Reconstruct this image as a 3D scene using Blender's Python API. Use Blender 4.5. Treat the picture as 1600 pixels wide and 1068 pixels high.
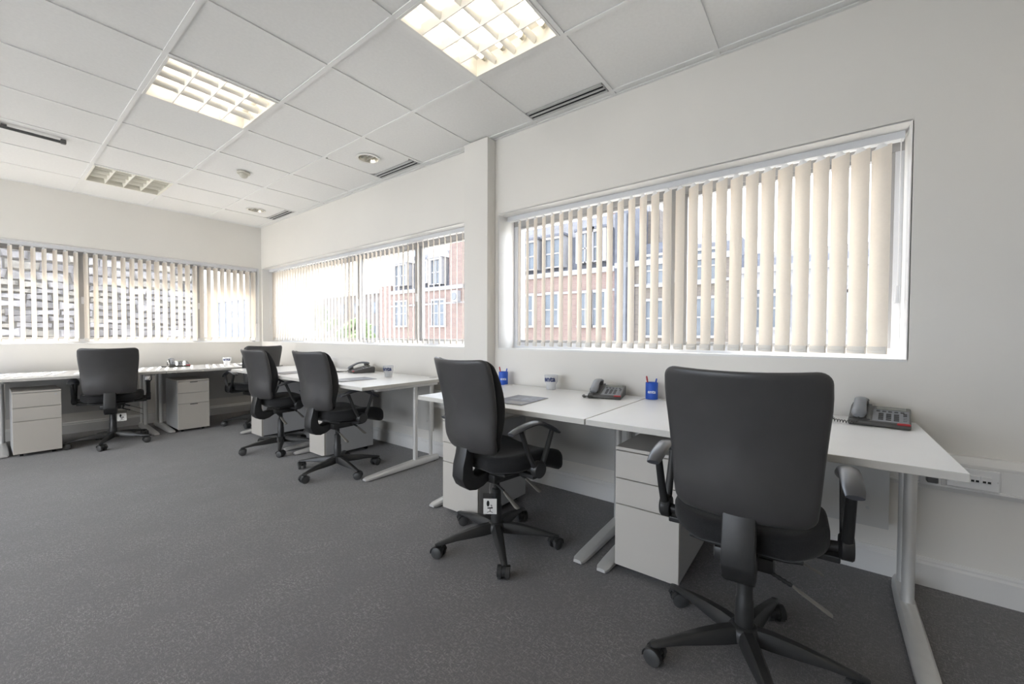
import bpy, bmesh, math, random
from math import sin, cos, pi, radians as R, sqrt
from mathutils import Vector, Matrix
random.seed(7)
for o in list(bpy.data.objects): bpy.data.objects.remove(o)
SC = bpy.context.scene
COL = SC.collection
HC = 2.617            # ceiling height

# ------------------------------------------------------------------ camera
cd = bpy.data.cameras.new('camera'); cam = bpy.data.objects.new('camera', cd); COL.objects.link(cam)
yaw, pitch, roll = 0.917259773, -0.0227386188, 0.00357052287
f_ = Vector((sin(yaw)*cos(pitch), cos(yaw)*cos(pitch), sin(pitch)))
r_ = Vector((cos(yaw), -sin(yaw), 0)); u_ = r_.cross(f_)
r2 = r_*cos(roll)+u_*sin(roll); u2 = -r_*sin(roll)+u_*cos(roll)
cam.matrix_world = Matrix(((r2.x, u2.x, -f_.x, -2.50014), (r2.y, u2.y, -f_.y, -6.50592), (r2.z, u2.z, -f_.z, 1.08363), (0, 0, 0, 1)))
cd.sensor_fit = 'HORIZONTAL'; cd.sensor_width = 36; cd.lens = 36*636.722/1600
cd.shift_y = (538.065-534)/1600; cd.clip_start = 0.05; cd.clip_end = 600
SC.camera = cam
# ------------------------------------------------------------------ view
SC.view_settings.view_transform = 'Standard'; SC.view_settings.look = 'None'
SC.view_settings.gamma = 1.0; SC.view_settings.use_curve_mapping = False
SC.view_settings.exposure = 1.18
LAMP = 2.3            # strength of the fluorescent tubes
# ------------------------------------------------------------------ world: bright broken cloud
w = bpy.data.worlds.new('sky'); SC.world = w; w.use_nodes = True
nt = w.node_tree; nt.nodes.clear()
wo = nt.nodes.new('ShaderNodeOutputWorld'); bg = nt.nodes.new('ShaderNodeBackground')
tc = nt.nodes.new('ShaderNodeTexCoord'); nz = nt.nodes.new('ShaderNodeTexNoise'); cr = nt.nodes.new('ShaderNodeValToRGB')
mp = nt.nodes.new('ShaderNodeMapping'); mp.inputs['Scale'].default_value = (1, 1, 3)
nz.inputs['Scale'].default_value = 2.4; nz.inputs['Detail'].default_value = 5
cr.color_ramp.elements[0].position = .38; cr.color_ramp.elements[0].color = (.62, .76, .96, 1)
cr.color_ramp.elements[1].position = .60; cr.color_ramp.elements[1].color = (1, 1, 1, 1)
nt.links.new(tc.outputs['Generated'], mp.inputs[0]); nt.links.new(mp.outputs[0], nz.inputs['Vector'])
nt.links.new(nz.outputs['Fac'], cr.inputs[0]); nt.links.new(cr.outputs[0], bg.inputs['Color'])
bg.inputs['Strength'].default_value = 2.9
nt.links.new(bg.outputs[0], wo.inputs[0])
# ------------------------------------------------------------------ sun (high, from beyond the far right corner)
sd = bpy.data.lights.new('sun', 'SUN'); sun = bpy.data.objects.new('sun', sd); COL.objects.link(sun)
az, el = R(75), R(50)
sun.rotation_mode = 'QUATERNION'
sun.rotation_quaternion = Vector((cos(az)*cos(el), sin(az)*cos(el), sin(el))).to_track_quat('Z', 'Y')
sun.location = (2, 8, 12); sd.energy = 11.0; sd.angle = R(.45); sd.color = (1, .96, .88)
# sky portals in the window openings (help sampling only)
def portal(loc, rot, sx, sz):
    l = bpy.data.lights.new('sky_portal', 'AREA'); l.shape = 'RECTANGLE'; l.size = sx; l.size_y = sz
    l.cycles.is_portal = True
    o = bpy.data.objects.new('sky_portal', l); COL.objects.link(o); o.location = loc; o.rotation_euler = rot
portal((.37, -5.62, 1.5), (0, R(90), 0), 1.1, 2.35)
portal((.37, -2.2, 1.5), (0, R(90), 0), 1.1, 4.0)
portal((-2.5, .37, 1.5), (R(-90), 0, 0), 5.0, 1.1)
portal((-5.61, -3.25, 1.45), (0, R(-90), 0), 2.0, 5.9)

# ================================================================== materials
MATS = {}
def mat(name, col=(.8, .8, .8), rough=.5, metal=0, noise=None, bump=None, emit=None, spec=None, sheen=0, transl=0, coat=0):
    m = bpy.data.materials.new(name); m.use_nodes = True; n = m.node_tree.nodes; l = m.node_tree.links
    b = n['Principled BSDF']; b.inputs['Base Color'].default_value = (*col, 1)
    b.inputs['Roughness'].default_value = rough; b.inputs['Metallic'].default_value = metal
    if spec is not None: b.inputs['Specular IOR Level'].default_value = spec
    if sheen: b.inputs['Sheen Weight'].default_value = sheen; b.inputs['Sheen Roughness'].default_value = .4
    if coat: b.inputs['Coat Weight'].default_value = coat
    if emit: b.inputs['Emission Color'].default_value = (*emit[0], 1); b.inputs['Emission Strength'].default_value = emit[1]
    t = n.new('ShaderNodeTexCoord')
    if noise:   # (scale, amount)
        z = n.new('ShaderNodeTexNoise'); z.inputs['Scale'].default_value = noise[0]; z.inputs['Detail'].default_value = 4
        l.new(t.outputs['Object'], z.inputs['Vector'])
        r = n.new('ShaderNodeValToRGB'); a = noise[1]
        r.color_ramp.elements[0].position = .3; r.color_ramp.elements[1].position = .7
        r.color_ramp.elements[0].color = (*[c*(1-a) for c in col], 1); r.color_ramp.elements[1].color = (*[min(1, c*(1+a)) for c in col], 1)
        l.new(z.outputs['Fac'], r.inputs[0]); l.new(r.outputs[0], b.inputs['Base Color'])
    if bump:
        z2 = n.new('ShaderNodeTexNoise'); z2.inputs['Scale'].default_value = bump[0]; z2.inputs['Detail'].default_value = 3
        l.new(t.outputs['Object'], z2.inputs['Vector'])
        bp = n.new('ShaderNodeBump'); bp.inputs['Strength'].default_value = bump[1]; bp.inputs['Distance'].default_value = .002
        l.new(z2.outputs['Fac'], bp.inputs['Height']); l.new(bp.outputs[0], b.inputs['Normal'])
    if transl:
        tr = n.new('ShaderNodeBsdfTranslucent'); tr.inputs[0].default_value = (*col, 1)
        mx = n.new('ShaderNodeMixShader'); mx.inputs[0].default_value = transl
        l.new(b.outputs[0], mx.inputs[1]); l.new(tr.outputs[0], mx.inputs[2]); l.new(mx.outputs[0], n['Material Output'].inputs['Surface'])
    MATS[name] = m
    return m
wall_m = mat('wall_paint', (.805, .78, .735), .75, noise=(1.5, .015), bump=(180, .05))
far_wall_m = wall_m
white_m = mat('white_gloss_paint', (.80, .79, .77), .35, noise=(2, .01))
tile_m = mat('ceiling_tile', (.88, .88, .87), .85, noise=(60, .02), bump=(120, .12))
bar_m = mat('grid_bar_white', (.88, .88, .87), .5, noise=(4, .02))
top_m = mat('white_laminate', (.85, .85, .85), .32, noise=(8, .01))
edge_m = mat('cream_edge_band', (.60, .58, .54), .5, noise=(8, .02))
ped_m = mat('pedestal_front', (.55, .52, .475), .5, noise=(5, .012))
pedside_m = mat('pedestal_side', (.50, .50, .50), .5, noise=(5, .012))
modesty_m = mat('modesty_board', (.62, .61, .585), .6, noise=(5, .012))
alu_m = mat('silver_powder_coat', (.68, .67, .65), .38, .35, noise=(30, .02))
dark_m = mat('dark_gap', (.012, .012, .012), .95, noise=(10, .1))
shell_m = mat('charcoal_vinyl_shell', (.062, .060, .060), .36, bump=(350, .12), noise=(12, .05), spec=.5)
fabric_m = mat('black_fabric', (.014, .014, .015), .95, noise=(250, .25), bump=(400, .4), sheen=.15)
plastic_m = mat('black_plastic', (.025, .025, .025), .40, noise=(60, .08), bump=(300, .08))
pad_m = mat('arm_pad_urethane', (.055, .056, .062), .28, noise=(30, .05))
lever_m = mat('grey_lever', (.22, .21, .19), .4, noise=(30, .05))
wheel_m = mat('castor_grey', (.06, .06, .06), .45, noise=(30, .1))
slat_m = mat('cream_blind_fabric', (.85, .795, .72), .85, noise=(90, .02), transl=.27)
weight_m = mat('white_blind_hem', (.80, .78, .74), .7, noise=(20, .02), transl=.3)
clip_m = mat('white_clip', (.82, .82, .82), .4, noise=(20, .02))
rail_m = mat('white_headrail', (.72, .73, .75), .35, noise=(5, .01))
frame_m = mat('grey_window_frame', (.42, .42, .43), .4, noise=(6, .03))
frame_w = mat('white_window_frame', (.74, .76, .80), .4, noise=(6, .02))
blue_m = mat('blue_card', (.015, .09, .50), .5, noise=(40, .05))
white_print = mat('white_print', (.85, .88, .92), .6, noise=(10, .01))
navy_print = mat('navy_print', (.01, .025, .12), .5, noise=(10, .01))
red_m = mat('red_plastic', (.42, .025, .035), .35, noise=(20, .05))
bluep_m = mat('blue_plastic', (.02, .08, .45), .35, noise=(20, .05))
phone_m = mat('phone_graphite', (.085, .083, .08), .38, noise=(40, .05))
phone_l = mat('phone_silver_grey', (.20, .21, .23), .42, noise=(40, .04))
key_m = mat('phone_keys', (.03, .03, .035), .4, noise=(20, .05))
lcd_m = mat('phone_display', (.20, .21, .19), .2, noise=(10, .02))
broch_m = mat('brochure_cover', (.10, .11, .15), .35, noise=(9, .55))
card_m = mat('white_card', (.80, .79, .76), .6, noise=(20, .01))
steel_m = mat('louvre_aluminium', (.80, .80, .79), .30, .6, noise=(12, .02))
lou_w = mat('luminaire_white', (.86, .85, .82), .4, noise=(10, .01))
off_m = mat('unlit_luminaire', (.90, .88, .80), .5, 0, noise=(12, .03))
offtube_m = mat('unlit_tube', (.86, .84, .74), .4, noise=(10, .02))
vent_m = mat('grey_vent_metal', (.55, .55, .55), .5, 0, noise=(10, .02))
det_m = mat('detector_cream', (.62, .60, .52), .5, noise=(20, .02))
beige_m = mat('outer_concrete', (.30, .28, .25), .9, noise=(6, .12))
slate_m = mat('slate_roof', (.085, .09, .11), .7, noise=(3, .25))
stonetrim_m = mat('painted_stone', (.25, .25, .265), .8, noise=(6, .06))
leaf_m = mat('leaf_green', (.10, .15, .06), .8, noise=(6, .4))
distant_m = mat('distant_render', (.15, .16, .18), .9, noise=(1, .15))
distant2_m = mat('distant_brick', (.14, .125, .12), .9, noise=(1, .15))
asphalt_m = mat('street_asphalt', (.40, .39, .37), .9, noise=(3, .15))
tube_m = mat('lit_fluorescent_tube', (.9, .85, .75), .5, emit=((1, .90, .74), LAMP), noise=(5, .01))
dl_m = mat('downlight_reflector', (.80, .76, .66), .25, .7, noise=(20, .05))
pipe_m = mat('grey_rail_metal', (.13, .13, .13), .4, .5, noise=(20, .1))

def glassmat(name, tint, gloss):
    m = bpy.data.materials.new(name); m.use_nodes = True; n = m.node_tree.nodes; l = m.node_tree.links
    n.remove(n['Principled BSDF'])
    a = n.new('ShaderNodeBsdfTransparent'); a.inputs[0].default_value = (*tint, 1)
    g = n.new('ShaderNodeBsdfGlossy'); g.inputs['Roughness'].default_value = .02
    lw = n.new('ShaderNodeLayerWeight'); lw.inputs[0].default_value = .5
    x = n.new('ShaderNodeMixShader'); q = n.new('ShaderNodeMath'); q.operation = 'MULTIPLY'; q.inputs[1].default_value = gloss
    pw = n.new('ShaderNodeMath'); pw.operation = 'POWER'; pw.inputs[1].default_value = 2.5
    l.new(lw.outputs['Facing'], pw.inputs[0]); l.new(pw.outputs[0], q.inputs[0]); l.new(q.outputs[0], x.inputs[0]); l.new(a.outputs[0], x.inputs[1]); l.new(g.outputs[0], x.inputs[2])
    l.new(x.outputs[0], n['Material Output'].inputs['Surface']); return m
glass_m = glassmat('window_glass', (.95, .95, .95), .25)
sleeve_m = glassmat('clear_plastic_sleeve', (.82, .82, .82), .4)
def frosted():
    m = bpy.data.materials.new('frosted_tumbler'); m.use_nodes = True; n = m.node_tree.nodes; l = m.node_tree.links
    b = n['Principled BSDF']; b.inputs['Base Color'].default_value = (.84, .85, .87, 1); b.inputs['Roughness'].default_value = .25
    t = n.new('ShaderNodeBsdfTransparent'); x = n.new('ShaderNodeMixShader'); x.inputs[0].default_value = .45
    l.new(b.outputs[0], x.inputs[1]); l.new(t.outputs[0], x.inputs[2]); l.new(x.outputs[0], n['Material Output'].inputs['Surface'])
    return m
frost_m = frosted()

def carpet():
    m = bpy.data.materials.new('charcoal_fleck_carpet'); m.use_nodes = True; n = m.node_tree.nodes; l = m.node_tree.links
    b = n['Principled BSDF']; b.inputs['Roughness'].default_value = .9
    b.inputs['Sheen Weight'].default_value = .25; b.inputs['Sheen Roughness'].default_value = .5
    tc = n.new('ShaderNodeTexCoord')
    def N(scale, sx, sy, lo, hi, rot=0, det=2):
        mp = n.new('ShaderNodeMapping'); mp.inputs['Scale'].default_value = (sx, sy, 1); mp.inputs['Rotation'].default_value = (0, 0, rot)
        z = n.new('ShaderNodeTexNoise'); z.inputs['Scale'].default_value = scale; z.inputs['Detail'].default_value = det
        r = n.new('ShaderNodeMapRange'); r.inputs['From Min'].default_value = lo; r.inputs['From Max'].default_value = hi; r.clamp = True
        l.new(tc.outputs['Object'], mp.inputs[0]); l.new(mp.outputs[0], z.inputs['Vector']); l.new(z.outputs['Fac'], r.inputs['Value']); return r.outputs[0]
    a = N(210, 1, .30, .55, .70, .5); c = N(210, .30, 1, .55, .70, .3); d = N(150, 1, .3, .57, .72, -.8)
    patch = N(5, 1, 1, .3, .7, 0, 5); fine = N(420, 1, 1, .2, .8, 0)
    def M(op, x, y):
        q = n.new('ShaderNodeMath'); q.operation = op
        for i, s in enumerate((x, y)):
            if isinstance(s, (int, float)): q.inputs[i].default_value = s
            else: l.new(s, q.inputs[i])
        return q.outputs[0]
    fl = M('MAXIMUM', M('MAXIMUM', a, c), d)
    fl = M('MULTIPLY', fl, M('ADD', M('MULTIPLY', patch, .7), .3))
    v = M('ADD', M('MULTIPLY', fl, .34), M('MULTIPLY', fine, .32))
    r = n.new('ShaderNodeValToRGB'); r.color_ramp.elements[0].color = (.056, .053, .056, 1); r.color_ramp.elements[1].color = (.50, .47, .46, 1)
    l.new(v, r.inputs[0]); l.new(r.outputs[0], b.inputs['Base Color'])
    bp = n.new('ShaderNodeBump'); bp.inputs['Strength'].default_value = .5; bp.inputs['Distance'].default_value = .003
    l.new(v, bp.inputs['Height']); l.new(bp.outputs[0], b.inputs['Normal'])
    return m
carpet_m = carpet()
def brickmat(name, c1, c2, mortar, scale):
    m = bpy.data.materials.new(name); m.use_nodes = True; n = m.node_tree.nodes; l = m.node_tree.links
    b = n['Principled BSDF']; b.inputs['Roughness'].default_value = .9
    tc = n.new('ShaderNodeTexCoord'); mp = n.new('ShaderNodeMapping'); mp.inputs['Rotation'].default_value = (R(90), 0, R(90))
    sx = n.new('ShaderNodeSeparateXYZ'); cx = n.new('ShaderNodeCombineXYZ')
    k = n.new('ShaderNodeTexBrick'); k.inputs['Color1'].default_value = (*c1, 1); k.inputs['Color2'].default_value = (*c2, 1); k.inputs['Mortar'].default_value = (*mortar, 1)
    k.inputs['Scale'].default_value = scale; k.inputs['Mortar Size'].default_value = .015; k.inputs['Brick Width'].default_value = .9; k.inputs['Row Height'].default_value = .3
    l.new(tc.outputs['Object'], sx.inputs[0])
    ad = n.new('ShaderNodeMath'); ad.operation = 'ADD'; l.new(sx.outputs[0], ad.inputs[0]); l.new(sx.outputs[1], ad.inputs[1])
    l.new(ad.outputs[0], cx.inputs[0]); l.new(sx.outputs[2], cx.inputs[1]); l.new(cx.outputs[0], k.inputs['Vector'])
    l.new(k.outputs[0], b.inputs['Base Color']); return m
brick_m = brickmat('red_brick', (.20, .145, .13), (.17, .12, .11), (.20, .175, .16), 3)
brick2_m = brickmat('brown_brick', (.15, .13, .115), (.12, .105, .095), (.16, .145, .13), 3)
stone_ms = [mat('rubble_stone_%s' % nme, c, .9, noise=(7, .3), bump=(20, .6)) for nme, c in
            (('grey', (.20, .195, .20)), ('pale', (.25, .245, .255)), ('dark', (.165, .16, .165)), ('buff', (.22, .21, .195)))]
mortar_m = mat('wall_mortar', (.17, .165, .16), .95, noise=(12, .15))

# ================================================================== helpers
def obj(name, data, m=None, parent=None, loc=None, smooth=0, kind=None, label=None):
    """data: (verts, faces) or bmesh or mesh -> ONE linked mesh object"""
    if isinstance(data, bmesh.types.BMesh):
        me = bpy.data.meshes.new(name); data.normal_update(); data.to_mesh(me); data.free()
    elif isinstance(data, bpy.types.Mesh): me = data
    else:
        me = bpy.data.meshes.new(name); me.from_pydata(data[0], [], data[1]); me.update()
    if m and not me.materials: me.materials.append(m)
    if smooth:
        me.polygons.foreach_set('use_smooth', [True]*len(me.polygons)); me.set_sharp_from_angle(angle=R(smooth))
    o = bpy.data.objects.new(name, me); COL.objects.link(o)
    if parent: o.parent = parent
    if loc: o.location = loc
    if kind: o['kind'] = kind
    if label: o['label'] = label
    return o
def tag(o, label, cat, group=None):
    o['label'] = label; o['category'] = cat
    if group: o['group'] = group
    return o
def thing(name, label, cat, loc=(0, 0, 0), rz=0, group=None):
    o = bpy.data.objects.new(name, None); COL.objects.link(o); o.empty_display_size = .1
    o.location = loc; o.rotation_euler = (0, 0, rz); return tag(o, label, cat, group)
def dup(o, parent=None):
    c = o.copy(); COL.objects.link(c); c.parent = parent
    for ch in o.children: dup(ch, c)
    return c
class MB:
    def __init__(s): s.v = []; s.f = []
    def add(s, v, f):
        n = len(s.v); s.v += [tuple(p) for p in v]; s.f += [tuple(i+n for i in q) for q in f]; return s
    def box(s, x0, x1, y0, y1, z0, z1):
        return s.add([(x0, y0, z0), (x1, y0, z0), (x1, y1, z0), (x0, y1, z0), (x0, y0, z1), (x1, y0, z1), (x1, y1, z1), (x0, y1, z1)],
                     [(0, 3, 2, 1), (4, 5, 6, 7), (0, 1, 5, 4), (1, 2, 6, 5), (2, 3, 7, 6), (3, 0, 4, 7)])
    def tube(s, pts, rad, n=10, flat=1.0, up=(0, 0, 1), caps=True):
        """sweep an ellipse along pts; rad: number or list (or list of (a,b))"""
        pts = [Vector(p) for p in pts]; k = len(pts); rings = []
        if not isinstance(rad, (list, tuple)): rad = [rad]*k
        up = Vector(up)
        for i, p in enumerate(pts):
            t = (pts[min(i+1, k-1)]-pts[max(i-1, 0)]).normalized()
            a = t.cross(up)
            if a.length < .05: a = t.cross(Vector((1, 0, 0)))
            a.normalize(); b = a.cross(t).normalized()
            ra, rb = (rad[i], rad[i]*flat) if not isinstance(rad[i], (list, tuple)) else rad[i]
            rings.append([p+a*ra*cos(2*pi*j/n)+b*rb*sin(2*pi*j/n) for j in range(n)])
        v = [q for r in rings for q in r]; f = []
        for i in range(k-1):
            for j in range(n):
                f.append((i*n+j, i*n+(j+1) % n, (i+1)*n+(j+1) % n, (i+1)*n+j))
        if caps: f.append(tuple(reversed(range(n)))) ; f.append(tuple((k-1)*n+j for j in range(n)))
        return s.add(v, f)
    def lathe(s, prof, n=24, c=(0, 0, 0), axis='z', caps=True):
        """prof: [(r,z)...]; closed with caps where r>0 at ends"""
        v = []; f = []; k = len(prof)
        for (r, z) in prof:
            for j in range(n):
                a = 2*pi*j/n; p = (r*cos(a), r*sin(a), z)
                if axis == 'y': p = (p[0], p[2], -p[1])
                if axis == 'x': p = (p[2], p[0], p[1])
                v.append((p[0]+c[0], p[1]+c[1], p[2]+c[2]))
        for i in range(k-1):
            for j in range(n): f.append((i*n+j, i*n+(j+1) % n, (i+1)*n+(j+1) % n, (i+1)*n+j))
        if caps: f.append(tuple(reversed(range(n)))); f.append(tuple((k-1)*n+j for j in range(n)))
        return s.add(v, f)
    def prism(s, poly, y0, y1, plane='xz'):
        """extrude a polygon; plane xz -> along y, xy -> along z, yz -> along x"""
        n = len(poly)
        def P(a, b, t): return {'xz': (a, t, b), 'xy': (a, b, t), 'yz': (t, a, b)}[plane]
        v = [P(a, b, y0) for a, b in poly]+[P(a, b, y1) for a, b in poly]
        f = [tuple(range(n)), tuple(reversed(range(n, 2*n)))]+[(i, i+n, (i+1) % n+n, (i+1) % n) for i in range(n)]
        return s.add(v, f)
    def data(s): return (s.v, s.f)
    def bm(s, bev=0, seg=2, fix=True):
        b = bmesh.new(); vs = [b.verts.new(p) for p in s.v]
        for q in s.f:
            try: b.faces.new([vs[i] for i in q])
            except ValueError: pass
        if fix: bmesh.ops.recalc_face_normals(b, faces=b.faces)
        if bev:
            b.normal_update()
            es = [e for e in b.edges if len(e.link_faces) == 2 and e.calc_face_angle(0) > .5]
            bmesh.ops.bevel(b, geom=es, offset=bev, segments=seg, profile=.5, affect='EDGES', clamp_overlap=True)
        return b
def rbox(sx, sy, sz, r, n=8, deform=None):
    """rounded box of even quads, half sizes sx sy sz, optional deform(Vector)->Vector"""
    b = bmesh.new(); bmesh.ops.create_cube(b, size=2)
    bmesh.ops.subdivide_edges(b, edges=b.edges, cuts=n, use_grid_fill=True)
    h = Vector((sx, sy, sz)); r = min(r, sx, sy, sz)
    for v in b.verts:
        # concentrate the grid towards the edges
        p = Vector([(abs(c)**.8)*(1 if c > 0 else -1)*h[i] for i, c in enumerate(v.co)])
        q = Vector([max(-(h[i]-r), min(h[i]-r, p[i])) for i in range(3)])
        d = p-q
        if d.length > 1e-9: p = q+d.normalized()*r if max(abs(p[i])/h[i] for i in range(3)) > .999 else p
        v.co = p
    if deform:
        for v in b.verts: v.co = deform(v.co.copy())
    return b
def text_mesh(txt, size, bold=.004):
    c = bpy.data.curves.new('t', 'FONT'); c.body = txt; c.size = size; c.align_x = 'CENTER'; c.align_y = 'CENTER'; c.offset = bold*size; c.extrude = .0001
    c.resolution_u = 3
    o = bpy.data.objects.new('t', c); COL.objects.link(o)
    bpy.context.view_layer.update()
    me = bpy.data.meshes.new_from_object(o.evaluated_get(bpy.context.evaluated_depsgraph_get()))
    bpy.data.objects.remove(o); return me
def lerp_(a, b_, t): return a+(b_-a)*t
def struct(name, data, m, parent=None, **k):
    o = obj(name, data, m, parent, **k)
    if not parent: o['kind'] = 'structure'
    return o

# ================================================================== SHELL
XL, YB = -5.3, -9.3           # left wall and back wall (out of frame)
ZS, ZT = .976, 2.034          # sill and head of the windows
TH = .36
W1 = (-6.80, -4.455); W2 = (-4.175, -.03); W3 = (XL+.3, -.03)
struct('floor', MB().box(XL-.3, TH, YB-.3, TH, -.12, 0).data(), carpet_m)
b = MB()
b.box(0, TH, YB, TH, 0, ZS); b.box(0, TH, YB, TH, ZT, 3)
b.box(0, TH, YB, W1[0], ZS, ZT); b.box(0, TH, W1[1], W2[0], ZS, ZT); b.box(0, TH, W2[1], TH, ZS, ZT)
b.box(.16, TH, -.175, W2[1], ZS, ZT)
struct('wall_right', b.data(), wall_m)
b = MB(); b.box(XL, 0, 0, TH, 0, ZS); b.box(XL, 0, 0, TH, ZT, 3); b.box(XL, W3[0], 0, TH, ZS, ZT); b.box(W3[1], 0, 0, TH, ZS, ZT)
struct('wall_far', b.data(), wall_m)
b = MB(); b.box(XL-.3, XL, YB, TH, 0, .45); b.box(XL-.3, XL, YB, TH, 2.45, 3); b.box(XL-.3, XL, YB, -6.2, .45, 2.45); b.box(XL-.3, XL, -.3, TH, .45, 2.45)  # opening made for the added daylight window
struct('wall_left', b.data(), wall_m)
struct('wall_back', MB().box(XL-.3, TH, YB-.3, YB, 0, 3).data(), wall_m)
struct('trim_1', MB().box(-.095, 0, -4.42, -4.17, 0, HC-.001).bm(.004), wall_m)['label'] = 'white boxed column between the two windows'
# skirting
def skirt(name, pts):
    # profile in (depth,z)
    prof = [(0, 0), (.018, 0), (.018, .095), (.012, .104), (.012, .112), (.006, .122), (0, .122)]
    b = MB()
    for (x0, y0, x1, y1, nx, ny) in pts:
        v = [(x0+nx*d, y0+ny*d, z) for d, z in prof]+[(x1+nx*d, y1+ny*d, z) for d, z in prof]; n = len(prof)
        b.add(v, [tuple(range(n)), tuple(reversed(range(n, 2*n)))]+[(i, i+n, (i+1) % n+n, (i+1) % n) for i in range(n)])
    struct(name, b.bm(), white_m)
skirt('baseboard_right', [(0, YB, 0, -4.42, -1, 0), (0, -4.17, 0, 0, -1, 0), (-.095, -4.42, -.095, -4.17, -1, 0), (-.095, -4.42, 0, -4.42, 0, -1), (-.095, -4.17, 0, -4.17, 0, 1)])
skirt('baseboard_far', [(XL, 0, 0, 0, 0, -1)])
# window boards: thin painted sills inside the reveals
struct('trim_2', MB().box(-.002, .195, W1[0]+.001, W1[1]-.001, ZS-.004, ZS+.006).data(), white_m)
struct('trim_3', MB().box(-.002, .158, W2[0]+.001, W2[1]-.001, ZS-.004, ZS+.006).data(), white_m)
struct('trim_4', MB().box(W3[0]+.001, W3[1]-.001, -.002, .145, ZS-.004, ZS+.006).data(), white_m)

for nm_, (a0, a1), ax in (('trim_7', W1, 'y'), ('trim_8', (W2[0], W2[1]), 'y'), ('trim_9', W3, 'x')):
    b = MB()
    dd_ = {'trim_7': .195, 'trim_8': .158, 'trim_9': .145}[nm_]
    def lb(p0, p1, z0, z1): (b.box(.0, dd_, p0, p1, z0, z1) if ax == 'y' else b.box(p0, p1, .0, dd_, z0, z1))
    lb(a0+.001, a1-.001, ZT-.005, ZT+.003); lb(a0-.003, a0+.004, ZS+.006, ZT-.005); lb(a1-.004, a1+.003, ZS+.006, ZT-.005)
    struct(nm_, b.data(), white_m)

# ---- ceiling: slab, grid bars and tiles
ceil = struct('ceiling', MB().box(XL-.3, TH, YB-.3, TH, HC+.16, HC+.3).data(), wall_m)
gx = [-.06-.6*k for k in range(9)]       # lines running along y
gy = [-.62-.6*k for k in range(15)]      # lines running along x
def bar(x0, x1, y0, y1): obj('grid_bar', MB().box(x0, x1, y0, y1, HC+(.0006 if x1-x0 > 1 else 0), HC+.006).data(), bar_m, ceil)
for x in gx: bar(x-.012, x+.012, YB, 0)
for y in gy: bar(XL, 0, y-.012, y+.012)
bar(-.020, 0, YB, 0); bar(XL, 0, -.020, 0)
for x in gx[::2]: pass
LAMPS = {(1, 7): 'on', (2, 4): 'on', (2, 0): 'off', (2, 8): 'on', (2, 12): 'on', (6, 4): 'on', (6, 8): 'on', (6, 12): 'on', (6, 0): 'on'}  # (column, row)
xs = [0]+gx+[XL]; ys = [0]+gy+[YB]
VENT = [(0+1, 7+1), (0+1, 4+0), (0+1, 0+1), (1, 5)]
# cell (i,j): x between xs[i+1]..xs[i], y between ys[j+1]..ys[j]
HOLE = {}
def cell_of(x, y):
    i = next(k for k in range(len(xs)-1) if xs[k+1] <= x <= xs[k]); j = next(k for k in range(len(ys)-1) if ys[k+1] <= y <= ys[k]); return i, j
down = [(-.415, -3.325), (-.40, -.905)]
for d in down: HOLE[cell_of(*d)] = d
lampcells = {cell_of(-.96, -5.1): 'on', cell_of(-1.56, -3.3): 'on', cell_of(-1.56, -.9): 'off', cell_of(-3.36, -5.7): 'on', cell_of(-2.16, -7.5): 'on', cell_of(-.96, -7.5): 'on',
             cell_of(-3.96, -3.3): 'on', cell_of(-3.96, -.9): 'on', cell_of(-3.96, -7.5): 'on'}
ventcells = [cell_of(-.3, -5.1), cell_of(-.3, -3.3), cell_of(-.3, -.9)]
tile_cache = {}
for i in range(len(xs)-1):
    for j in range(len(ys)-1):
        x1, x0, y1, y0 = xs[i], xs[i+1], ys[j], ys[j+1]
        if x1-x0 < .03 or y1-y0 < .03: continue
        if (i, j) in lampcells: continue
        a, bb = (x0+x1)/2, (y0+y1)/2
        if (i, j) in ventcells: x1 = -.172
        hx, hy = (x1-x0)/2-.0015, (y1-y0)/2-.0015; cx_, cy_ = (x0+x1)/2, (y0+y1)/2
        dz = random.uniform(.0062, .0068)
        if (i, j) in HOLE:
            dx, dy = HOLE[(i, j)]; n = 32; r = .088; v = []; f = []
            for z in (0, .015):
                for k in range(n):
                    an = 2*pi*k/n; v.append((dx-cx_+r*cos(an), dy-cy_+r*sin(an), z))
                for k in range(n):
                    an = 2*pi*k/n; c_, s_ = cos(an), sin(an); t = min((hx-(dx-cx_)*(1 if c_ > 0 else -1))/max(abs(c_), 1e-6), (hy-(dy-cy_)*(1 if s_ > 0 else -1))/max(abs(s_), 1e-6))
                    v.append((dx-cx_+t*c_, dy-cy_+t*s_, z))
            for k in range(n):
                k2 = (k+1) % n
                f += [(k, k2, n+k2, n+k), (2*n+k, 3*n+k, 3*n+k2, 2*n+k2), (k, 2*n+k, 2*n+k2, k2)]
            for sxx, syy in ((1, 1), (-1, 1), (-1, -1), (1, -1)):   # square the outer corners
                pass
            obj('ceiling_tile', (v, f), tile_m, ceil, (cx_, cy_, HC+dz))
        else:
            key = (round(hx, 3), round(hy, 3))
            if key not in tile_cache:
                t = obj('ceiling_tile', MB().box(-hx, hx, -hy, hy, 0, .015).data(), tile_m, ceil, (cx_, cy_, HC+dz)); tile_cache[key] = t.data
            else: obj('ceiling_tile', tile_cache[key], None, ceil, (cx_, cy_, HC+dz))

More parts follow.
